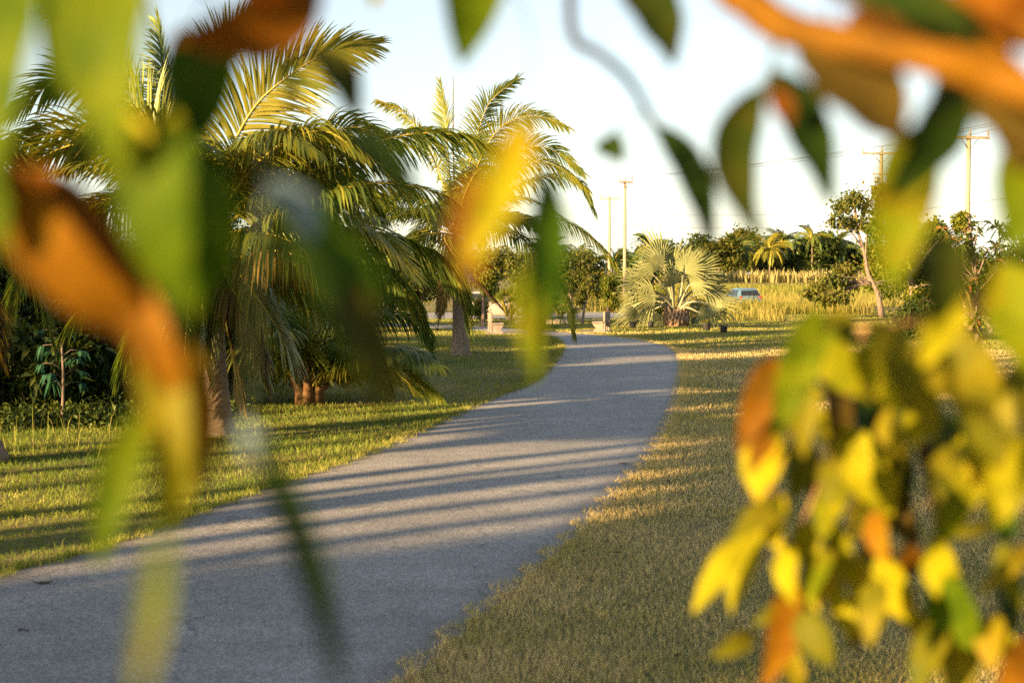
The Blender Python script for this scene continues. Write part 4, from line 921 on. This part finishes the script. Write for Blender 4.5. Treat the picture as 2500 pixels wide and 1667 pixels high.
tag(rt.build('straw_stick', M['midrib_dead']), 'pale dry stick lying on the grass below the two red leaves', 'stick')

def loft(mb, secs, mat=0):
    """body shell through cross-section rings (same vertex count)"""
    k = len(secs[0]); V = np.concatenate([np.asarray(s, float) for s in secs]); f = []
    for i in range(len(secs) - 1):
        for j in range(k): f.append((i * k + j, i * k + (j + 1) % k, (i + 1) * k + (j + 1) % k, (i + 1) * k + j))
    f.append(tuple(range(k))[::-1]); f.append(tuple(range((len(secs) - 1) * k, len(secs) * k))); mb.add(V, f, .5, mat)
def car(label, pos, rz, mat):
    b = np.array(pos); root = empty('parked_car', b); tag(root, label, 'car', 'parked cars'); ca, sa = math.cos(rz), math.sin(rz)
    def tr(v): v = np.asarray(v, float); return np.stack([v[:, 0] * ca - v[:, 1] * sa, v[:, 0] * sa + v[:, 1] * ca, v[:, 2]], 1) + b
    def sec(x, w_, z0, z1, r=.12):
        return tr([(x, -w_ + r * .4, z0), (x, w_ - r * .4, z0), (x, w_, z0 + r), (x, w_, z1 - r), (x, w_ - r * .7, z1), (x, -w_ + r * .7, z1), (x, -w_, z1 - r), (x, -w_, z0 + r)])
    mb = MB()   # x forward, length 3.9; lower body then cabin
    loft(mb, [sec(-1.92, .72, .42, .82), sec(-1.84, .80, .30, .95), sec(-1.2, .84, .22, .98), (sec(0, .85, .22, .96)), sec(.9, .84, .22, .95), sec(1.6, .80, .24, .82), sec(1.92, .68, .32, .66)])
    def cab(x, w_, z1, wt): return tr([(x, -w_, .90), (x, w_, .90), (x, (w_ + wt) / 2 + .02, .9 + (z1 - .9) * .55), (x, wt, z1 - .05), (x, wt - .1, z1), (x, -wt + .1, z1), (x, -wt, z1 - .05), (x, -(w_ + wt) / 2 - .02, .9 + (z1 - .9) * .55)])
    loft(mb, [cab(-1.82, .76, .97, .72), cab(-1.50, .79, 1.42, .62), cab(-1.2, .80, 1.51, .62), cab(-.2, .80, 1.53, .63), cab(.35, .79, 1.46, .62), cab(1.0, .76, .98, .70)])
    mb.build('body', mat, root)
    def panel(name, v, m_):
        mb2 = MB(); v = np.array(v, float); nn = nrm(np.cross(v[1] - v[0], v[2] - v[0])); q = np.concatenate([v + nn * .012, v - nn * .012]); n = len(v)
        mb2.add(tr(q), [tuple(range(n)), tuple(range(n, 2 * n))[::-1]] + [(i, n + i, n + (i + 1) % n, (i + 1) % n) for i in range(n)], .5, smooth=False); return mb2.build(name, m_, root)
    panel('rear_window', [(-1.80, -.64, 1.04), (-1.80, .64, 1.04), (-1.565, .56, 1.36), (-1.565, -.56, 1.36)], M['glass'])
    panel('windscreen', [(.95, -.64, 1.02), (.95, .64, 1.02), (.42, .56, 1.42), (.42, -.56, 1.42)], M['glass'])
    for s in (-1, 1):
        panel('side_window', [(-1.35, s * .805, 1.02), (-.45, s * .815, 1.02), (-.45, s * .70, 1.42), (-1.25, s * .685, 1.40)], M['glass'])
        panel('side_window', [(-.38, s * .815, 1.02), (.72, s * .795, 1.02), (.22, s * .70, 1.40), (-.38, s * .70, 1.42)], M['glass'])
        l = MB(); l.box((0, 0, 0), (.1, .2, .30), bev=.02); l.v[0] = tr(l.v[0] + np.array([-1.83, s * .68, .85])); l.build('tail_light', M['lamp_red'], root)
        l = MB(); l.box((0, 0, 0), (.12, .3, .13), bev=.02); l.v[0] = tr(l.v[0] + np.array([1.72, s * .56, .70])); l.build('headlight', M['rim'], root)
        l = MB(); l.box((0, 0, 0), (.12, .16, .12), bev=.03); l.v[0] = tr(l.v[0] + np.array([.62, s * .92, 1.02])); l.build('wing_mirror', mat, root)
        for x in (-1.2, 1.22):
            wb = MB(); yy = s * .80; th = np.linspace(0, 2 * math.pi, 25)
            wb.tube(tr([(x, yy - .09, .30), (x, yy - .085, .30), (x, yy + .085, .30), (x, yy + .09, .30)]), [.25, .30, .30, .25], 22, .5); wl = wb.build('wheel', M['tyre'], root)
            rm = MB(); o_ = yy + s * .082
            rm.tube(tr([(x, o_ - s * .02, .3), (x, o_ + s * .02, .3)]), [.07, .06], 10, .5)
            for k in range(6):
                an = k * math.pi / 3; rm.tube(tr([(x, o_, .3), (x + .19 * math.cos(an), o_ + s * .012, .3 + .19 * math.sin(an))]), [.045, .03], 5, .5)
            rm.tube(tr([(x + .205 * math.cos(a), o_ + s * .01, .3 + .205 * math.sin(a)) for a in th]), .02, 5, .5, cap=False); subpart(rm, 'rim', M['rim'], wl, root)
    l = MB(); l.box((0, 0, 0), (.1, 1.5, .2), bev=.03); l.v[0] = tr(l.v[0] + np.array([-1.90, 0, .48])); l.build('bumper', M['plastic'], root)
    an = MB(); an.tube(tr([(-1.1, 0, 1.5), (-1.35, 0, 1.78)]), .012, 4, .5); an.build('aerial', M['plastic'], root)
cpos = P(1822, 735, 95); car('silver-blue hatchback seen from behind, half sunk in the tall grass', (cpos[0], 97, 0), R(100), M['car_blue'])
wp = G(1222, 781); car('white car mostly hidden behind the lone palm, one spoked wheel showing', (wp[0] - .6, wp[1] + .6, .004), R(3), M['car_white'])

# ------------------------------------------------------------------ shade trees standing left of the frame
shade = [(-15.5, -3.0, 8.5, 3.4), (-20, -6.5, 9.5, 3.6), (-17, 18.4, 9.5, 3.0), (-18, 26.5, 10, 3.2), (-19.5, 34, 10, 3.2)]
for i, (x, y, h_, r_) in enumerate(shade):
    rg = np.random.default_rng(500 + i); b = np.array([x, y, 0]); c = b + [0, 0, h_ * .58]
    broadleaf('shade_tree', ['tall dense tree left of the picture shading the near path', 'tall dense tree further left of the picture behind the other shade tree', 'tall dense tree left of the picture level with the large palm', 'tall dense tree left of the picture level with the young palm', 'tall dense tree left of the picture level with the lone palm'][i], None, b, [b, b + [0, 0, h_ * .3], b + [.1, 0, h_ * .7]], .25, rclumps(c, r_, h_ * .46, 22, rg, .42), 12000, .32, .2, 'tree_dark', 'bark', 500 + i, hollow=.3)
gl = 'slender clear-trunked tree of the grove left of the picture'
g0 = broadleaf('grove_shade_tree', gl, 'grove left of the picture', (-13, 5.5, 0), [(-13, 5.5, -.1), (-12.95, 5.5, 2.5), (-13, 5.55, 5), (-13, 5.5, 6)], .3, rclumps(np.array([-13, 5.5, 6.5]), 1.8, 2.1, 18, np.random.default_rng(77), .48), 9500, .34, .2, 'tree_dark', 'bark', 577, hollow=.3)
for k, (gx_, c_line) in enumerate(((-15.2, 12.6), (-14.4, 13.8), (-14.6, 15.0), (-16, 28.3), (-12.0, 16.15), (-14.2, 17.2), (-12.6, 18.3))):
    q = copy_tree(g0); q.location = (gx_, c_line + .85 * gx_, 0); q.rotation_euler = (0, 0, 1.1 * k + .7)
gu = 'unseen flat-crowned tree added left of the picture to shade the right lawn'
for k, (gx_, gy_) in enumerate(((-14.6, 8.2),)):  # added out of view; crown flattened so it shades the lawn, not the large palm
    broadleaf('grove_shade_tree', gu, None, (gx_, gy_, 0), [(gx_, gy_, -.1), (gx_ + .1, gy_, 2.5), (gx_, gy_, 4.4), (gx_, gy_, 5.0)], .24, rclumps(np.array([gx_, gy_, 5.2]), 2.3, .55, 16, np.random.default_rng(87 + k), .45), 6000, .32, .18, 'tree_dark', 'bark', 587 + k, hollow=.2)
g2 = coconut('grove_palm', 'tallest bare-trunked coconut palm of the grove left of the picture', 'grove left of the picture', None, None, None, [], 14, 35, 3.2, base=(-13.8, 10.5, 0), crown=(-13.9, 10.6, 11.2), r0=.18, nleaf=50)
for k, (gx_, c_line) in enumerate(((-15.5, 23.5), (-14.5, 25.2))):
    q = copy_tree(g2); q.location = (gx_, c_line + .85 * gx_, 0); q.rotation_euler = (0, 0, 1.3 * k + .5)

# ------------------------------------------------------------------ branches close to the lens
def near_leaf(mb, b_px, t_px, wpx, d0, d1, yaw=0, bend=0.0, curl=.12, fold=.25, twig=None):
    """one pointed leaf from base to tip; yaw turns the blade about its midrib, bend bows it sideways"""
    p0 = P(*b_px, d0); p1 = P(*t_px, d1); ax = p1 - p0; L = np.linalg.norm(ax); T = ax / L
    view = nrm((p0 + p1) / 2 - np.array([0, 0, H])); side = nrm(np.cross(T, view)); nn = np.cross(side, T)
    if nn @ view > 0: nn = -nn      # towards the camera
    y = math.radians(-yaw); Wd = side * math.cos(y) + nn * math.sin(y); Nn = np.cross(Wd, T)
    if Nn @ view > 0: Nn = -Nn
    w_ = wpx * (d0 + d1) / 2 / F / max(.35, math.cos(y)); n = 14; V = []; 
    for i in range(n):
        s = i / (n - 1); pr = (math.sin(math.pi * s ** .8) ** .75) * (1 - .12 * s) if 0 < s < 1 else .015
        wav = .03 * w_ * math.sin(s * 19 + wpx)
        c = p0 + ax * s + side * bend * L * 4 * s * (1 - s) + Nn * (-curl * L * (2 * s - 1) ** 2 + curl * L)
        V += [c - Wd * w_ / 2 * pr + Nn * fold * w_ / 2 * pr + Nn * wav, c - Wd * w_ / 4 * pr + Nn * fold * w_ / 5 * pr, c, c + Wd * w_ / 4 * pr + Nn * fold * w_ / 5 * pr, c + Wd * w_ / 2 * pr + Nn * fold * w_ / 2 * pr - Nn * wav]
    f = [(i * 5 + j, i * 5 + j + 1, i * 5 + j + 6, i * 5 + j + 5) for i in range(n - 1) for j in range(4)]
    mb.add(V, f, RNG.uniform(.25, .85))
    if twig is not None:
        q = twig[int(np.argmin(np.linalg.norm(twig - p0, axis=1)))]
        if np.linalg.norm(q - p0) > .002: mb.tube(crom([q, (q + p0) / 2 + np.array([0, 0, .004]), V[12]], 6), .0011, 5, .4)
def branch(label, group, twigs, leaves):
    """twigs: list of (pixel path with distances, radius, material); leaves: tuples for near_leaf with a material"""
    b0 = P(*twigs[0][0][0]); root = empty('leafy_branch', b0); tag(root, label, 'branch', group); TW = []
    for pth, r_, mt in twigs:
        c = crom([P(*q) for q in pth], 40); TW.append(c); mb = MB(); mb.tube(c, np.linspace(r_, r_ * .55, 40), 9, .5, wob=.04); mb.build('twig', M[mt], root)
    TW = np.concatenate(TW)
    for (mt, b_, t_, wpx, d0, d1, *o) in leaves:
        mb = MB(); kw = dict(zip(('yaw', 'bend', 'curl'), o)); near_leaf(mb, b_, t_, wpx, d0, d1, twig=TW, **kw); mb.build('leaf', M[mt], root)
Dl = .95
branch('blurred hanging branch of yellow, green and orange leaves covering the left of the picture', 'leafy branches close to the lens',
    [([(-900, -500, 1.2), (-300, -420, 1.1), (60, -300, 1.0), (330, -180, 1.0), (800, -260, 1.1)], .005, 'twig'), ([(330, -180, 1.0), (390, 150, 1.02), (420, 320, 1.0), (330, 560, 1.02), (300, 760, 1.02), (360, 960, 1.0)], .0016, 'twig_green'), ([(60, -300, 1.0), (-60, 0, .98), (-20, 300, .96), (0, 420, .96)], .0016, 'twig_green'), ([(330, -180, 1.0), (600, 100, 1.06), (640, 380, 1.05), (620, 700, .9), (600, 1040, .8)], .0012, 'twig_green')],
    [('lf_lime', (330, -120), (290, 440), 185, .80, .79, -35), ('lf_lime', (70, -160), (-20, 500), 215, .9, .88, -35), ('lf_lime', (-40, 180), (20, 620), 150, .92, .9, -35),
     ('lf_red', (790, -70), (420, 95), 170, 1.0, .98, 20, .1), ('lf_red', (700, -90), (560, 130), 140, 1.02, 1.0, 30), ('lf_brown', (760, -60), (610, 60), 90, 1.0, 1.0, 50),
     ('lf_orange', (0, 390), (455, 850), 165, .92, .95, -20, -.06), ('lf_red', (10, 400), (400, 780), 110, .95, .97, 20), 
     ('lf_gold', (355, 740), (440, 1290), 125, .95, .93, -15, .05), ('lf_orange', (300, 640), (465, 1010), 120, .94, .93, -15), ('lf_orange', (440, 830), (490, 1210), 90, .97, .95, 30), ('lf_lime', (340, 1010), (235, 1390), 105, .93, .9, -10),
     ('lf_lime', (430, 290), (475, 780), 180, .80, .82, -38, -.04), ('lf_green', (500, 380), (490, 760), 130, 1.0, 1.02, 25), ('lf_yellow', (420, 260), (370, 560), 130, 1.0, .98, -30),
     ('lf_green', (540, 60), (420, 420), 120, 1.05, 1.03, 20), ('lf_lime', (395, 1280), (320, 1740), 66, .56, .55, -10, .05), ('lf_green', (680, 450), (940, 1025), 165, .95, .9, 45, -.04),
     ('lf_dark', (800, 660), (935, 1030), 115, .92, .9, 35), ('lf_dark', (610, 1050), (835, 1720), 88, .75, .72, 30, -.02), ('lf_sheen', (590, 1040), (690, 1210), 62, .76, .74, 5), ('lf_sheen', (655, 440), (760, 600), 85, .94, .92, 52), ('lf_dark', (760, 110), (870, 300), 95, 1.15, 1.13, 40), ('lf_dark', (860, 320), (1010, 540), 90, .85, .83, 45),
     ('lf_green', (130, -60), (120, 260), 120, 1.0, .98, 30), ('lf_green', (210, -110), (235, 340), 150, 1.0, .97, -25), ('lf_green', (455, 60), (440, 440), 130, 1.05, 1.03, 10), ('lf_yellow', (260, 280), (430, 520), 150, .98, .97, -5), ('lf_green', (240, -60), (180, 330), 90, 1.03, 1.0, 35), ('lf_lime', (380, 300), (340, 620), 130, 1.0, 1.0, -30), ('lf_orange', (40, 560), (330, 790), 80, 1.0, .98, 5), ('lf_red', (60, 420), (280, 640), 110, .95, .94, 25), ('lf_yellow', (430, 980), (400, 1300), 110, .94, .92, 15), ('lf_green', (620, 1060), (660, 1180), 40, .78, .77, 10)])
branch('blurred sprig of hanging yellow and olive leaves at the top centre before the lone palm', 'leafy branches close to the lens',
    [([(700, -600, 1.3), (950, -300, 1.25), (1150, -180, 1.2), (1420, -260, 1.25)], .004, 'twig'), ([(1150, -180, 1.2), (1290, 60, 1.2), (1290, 260, 1.2), (1330, 440, 1.2)], .0010, 'twig_green'), ([(950, -300, 1.25), (920, -100, 1.25)], .0012, 'twig_green')],
    [('lf_lime', (1160, -170), (1125, 162), 165, 1.2, 1.18, 10), ('lf_yellow', (920, -130), (915, 22), 80, 1.25, 1.24, 0), ('lf_yellow', (1275, 275), (1130, 660), 108, .84, .82, -5, .06), ('lf_orange', (1200, 420), (1150, 690), 120, .86, .85, -30),
     ('lf_green', (1335, 420), (1300, 940), 100, 1.15, 1.1, 25, -.03), ('lf_lime', (1300, 640), (1310, 930), 75, 1.12, 1.1, -20)])
branch('blurred thick orange bough with dark hanging leaves across the top right corner', 'leafy branches close to the lens',
    [([(1500, -260, 1.2), (1720, -90, 1.1), (1900, 60, 1.05), (2080, 105, 1.0), (2300, 150, .95), (2560, 240, .9), (2900, 420, .85)], .0175, 'bough'), ([(2050, -60, 1.05), (2250, 10, 1.0), (2520, 80, .95), (2800, 120, .9)], .018, 'bough'), ([(1500, -260, 1.2), (1400, -60, 1.3), (1400, 90, 1.3), (1450, 125, 1.3), (1530, 190, 1.3), (1590, 290, 1.3), (1610, 330, 1.3)], .0062, 'twig_dark'), ([(1900, 60, 1.05), (1880, 190, 1.07), (1850, 230, 1.08)], .003, 'twig_green'), ([(2300, 150, .95), (2250, 300, 1.0), (2180, 420, 1.0)], .002, 'twig_green')],
    [('lf_dark', (1520, -70), (1645, 165), 130, 1.25, 1.23, 35), ('lf_dark', (1600, 300), (1735, 625), 88, 1.3, 1.27, 25, .04), ('lf_dark', (1465, 340), (1525, 400), 75, 1.35, 1.33, 20),
     ('lf_dark', (1860, 205), (1868, 600), 125, 1.1, 1.08, 25, -.24), ('lf_dark', (1880, 165), (2030, 510), 125, 1.1, 1.06, 35, -.03), ('lf_red', (1890, 220), (1925, 310), 60, 1.05, 1.05, 10), ('lf_brown', (1960, 90), (2205, 360), 210, 1.02, 1.0, 40, -.03),
     ('lf_dark', (2350, 150), (2150, 500), 140, 1.0, 1.0, 35), ('lf_lime', (2240, 300), (2170, 720), 160, 1.05, 1.02, 0), ('lf_dark', (2290, 560), (2270, 800), 120, 1.1, 1.1, 40), ('lf_lime', (2530, 330), (2470, 620), 200, 1.0, .98, 0, .05),
     ('lf_brown', (2460, 180), (2480, 420), 150, .98, .98, 20), ('lf_red', (2330, -60), (2560, 80), 200, .95, .95, 15), ('lf_dark', (2085, -20), (2400, 110), 110, .93, .91, 40), ('lf_red', (2120, -20), (2420, 120), 150, .98, .96, 10), ('lf_orange', (2300, 90), (2570, 270), 130, .93, .92, 0), ('lf_brown', (2380, 220), (2520, 380), 130, .96, .95, 30), ('lf_red', (2060, 40), (2330, 100), 80, 1.0, .98, 20), ('lf_brown', (2080, 130), (2110, 300), 120, 1.03, 1.02, 45), ('lf_brown', (2020, -60), (2260, 60), 130, 1.0, 1.0, 40), ('lf_orange', (1750, -40), (1840, 40), 80, 1.1, 1.1, 0)])
Bl = []
def c_(mt, b_, t_, wpx, d, yaw=0, bend=0, curl=.12): Bl.append((mt, b_, t_, wpx * .88, d, d - .03, yaw, bend, curl))
c_('lf_lime', (2000, 750), (1890, 1080), 120, 1.55, 0); c_('lf_orange', (1890, 870), (1800, 1110), 105, 1.7, -10, .05); c_('lf_yellow', (1890, 1050), (1850, 1225), 130, 1.75, -35, .05)
c_('lf_yellow', (2030, 800), (2115, 970), 120, 1.65, -45); c_('lf_yellow', (2185, 805), (2255, 920), 95, 1.65, -45); c_('lf_gold', (2120, 780), (2290, 1090), 120, 1.6, 15, .04); c_('lf_gold', (2250, 820), (2460, 1010), 200, 1.5, 5)
c_('lf_gold', (2030, 760), (2080, 850), 80, 1.6, 20); c_('lf_gold', (2010, 860), (2060, 830), 50, 1.7, 0)
c_('lf_brown', (2010, 880), (2030, 1150), 80, 1.85, 45); c_('lf_dark', (2090, 960), (2130, 1160), 90, 1.85, 40); c_('lf_yellow', (2060, 1040), (2170, 1260), 140, 1.75, -5); c_('lf_gold', (1960, 1060), (1930, 1230), 90, 1.8, 20)
c_('lf_yellow', (1850, 1290), (1690, 1500), 85, 1.75, -30, .03); c_('lf_yellow', (1870, 1285), (1785, 1500), 85, 1.8, -30); c_('lf_yellow', (1900, 1200), (1905, 1345), 95, 1.75, -45); c_('lf_yellow', (2070, 1180), (2010, 1320), 90, 1.75, -45); c_('lf_yellow', (2040, 1280), (2090, 1430), 80, 1.8, -30)
c_('lf_yellow', (1930, 1320), (1940, 1480), 72, 1.75, -40); c_('lf_lime', (2030, 1340), (1975, 1480), 75, 1.75, -40); c_('lf_orange', (1925, 1400), (1860, 1680), 100, 1.8, 10, .05); c_('lf_gold', (1900, 1560), (1960, 1700), 70, 1.85, 15)
c_('lf_gold', (1955, 1490), (2030, 1630), 105, 1.75, -20, .05); c_('lf_yellow', (2030, 1430), (2095, 1580), 70, 1.8, 0); c_('lf_gold', (1840, 1550), (1735, 1605), 65, 1.8, 0); c_('lf_dark', (1960, 1460), (1930, 1600), 60, 1.9, 50)
c_('lf_yellow', (2160, 1340), (2240, 1530), 100, 1.75, -40); c_('lf_yellow', (2280, 1310), (2350, 1440), 85, 1.8, -35); c_('lf_lime', (2300, 1400), (2400, 1590), 140, 1.75, -35); c_('lf_gold', (2310, 1520), (2240, 1700), 95, 1.75, -30); c_('lf_gold', (2360, 1540), (2330, 1720), 120, 1.8, -10)
c_('lf_green', (2190, 1400), (2110, 1550), 70, 1.85, 10); c_('lf_dark', (2430, 1380), (2440, 1590), 70, 1.85, 50); c_('lf_gold', (2420, 1280), (2320, 1312), 40, 1.8, 0); c_('lf_gold', (2520, 1330), (2390, 1450), 60, 1.75, 0); c_('lf_orange', (2540, 1560), (2430, 1700), 120, 1.7, 10)
c_('lf_lime', (2330, 1180), (2290, 1340), 100, 1.85, 20); c_('lf_brown', (2250, 1080), (2340, 1260), 110, 1.9, 30); c_('lf_dark', (2300, 1000), (2270, 1180), 110, 1.9, 45); c_('lf_gold', (2380, 880), (2440, 1150), 170, 1.5, 0); c_('lf_yellow', (2500, 1060), (2420, 1300), 140, 1.6, 0); c_('lf_lime', (2440, 640), (2540, 930), 180, 1.3, 0); c_('lf_yellow', (2330, 700), (2250, 900), 120, 1.4, 10)
c_('lf_dark', (2200, 1090), (2150, 1240), 80, 1.9, 45); c_('lf_gold', (2150, 900), (2180, 1090), 90, 1.75, 10); c_('lf_gold', (1960, 900), (1960, 1120), 90, 1.65, 0); c_('lf_brown', (1960, 1090), (1990, 1260), 70, 1.9, 40); c_('lf_gold', (2490, 880), (2540, 1080), 130, 1.5, 10); c_('lf_yellow', (2100, 830), (2200, 1010), 90, 1.6, -15)
c_('lf_gold', (2070, 1140), (2000, 1240), 80, 1.85, 10); c_('lf_orange', (2230, 1330), (2200, 1420), 70, 1.82, 10); c_('lf_yellow', (2340, 1060), (2380, 1240), 120, 1.8, 5); c_('lf_green', (2420, 1190), (2460, 1330), 90, 1.85, 15)
rl = np.random.default_rng(12)
for k in range(16):
    t_ = k / 15; x0 = 2060 + rl.normal(0, 95) + 160 * (k % 2); y0 = 850 + 640 * t_ + rl.normal(0, 30); an = rl.normal(.05, .5); L_ = rl.uniform(130, 210)
    c_(['lf_gold', 'lf_brown', 'lf_yellow', 'lf_brown', 'lf_gold'][k % 5], (x0, y0), (x0 + L_ * math.sin(an), y0 + L_ * math.cos(an)), rl.uniform(55, 85), rl.uniform(1.84, 1.98), rl.uniform(-10, 55))
for k in range(18):
    x0 = [2020, 2230, 2120, 1930, 2330, 2400][k % 6] + rl.normal(0, 55); y0 = 930 + 36 * k + rl.normal(0, 30) - (240 if x0 < 1980 and k > 12 else 0); an = rl.normal(-.05, .42); L_ = rl.uniform(120, 180)
    c_(['lf_yellow', 'lf_gold', 'lf_yellow', 'lf_orange', 'lf_gold'][k % 5], (x0, y0), (x0 + L_ * math.sin(an), y0 + L_ * math.cos(an)), rl.uniform(68, 92), rl.uniform(1.66, 1.8), rl.uniform(-45, -10))
branch('blurred drooping branch of glowing yellow and orange leaves in the lower right', 'leafy branches close to the lens',
    [([(3100, 300, 1.1), (2750, 520, 1.3), (2480, 700, 1.5), (2250, 780, 1.65), (2110, 800, 1.75), (2000, 830, 1.75)], .005, 'twig'), ([(2110, 800, 1.75), (2060, 1000, 1.85), (2000, 1180, 1.85), (1930, 1350, 1.85), (1900, 1560, 1.85)], .0025, 'twig'), ([(2250, 780, 1.65), (2260, 1000, 1.85), (2270, 1200, 1.87), (2310, 1400, 1.87), (2350, 1560, 1.87)], .0025, 'twig'), ([(2480, 700, 1.5), (2500, 1000, 1.7), (2530, 1330, 1.8), (2560, 1560, 1.75)], .003, 'twig'), ([(2000, 830, 1.75), (1900, 900, 1.75), (1890, 1050, 1.8), (1880, 1270, 1.82)], .0018, 'twig'), ([(2060, 1000, 1.85), (2080, 1200, 1.85), (2060, 1420, 1.85)], .0018, 'twig')], Bl)

for o in bpy.data.objects:
    if '_o' in o: del o['_o']
for me in bpy.data.meshes: me.update()
scene.cycles.use_denoising = False
scene.cycles.max_bounces = 8; scene.cycles.transparent_max_bounces = 8
scene.cycles.sample_clamp_indirect = 6
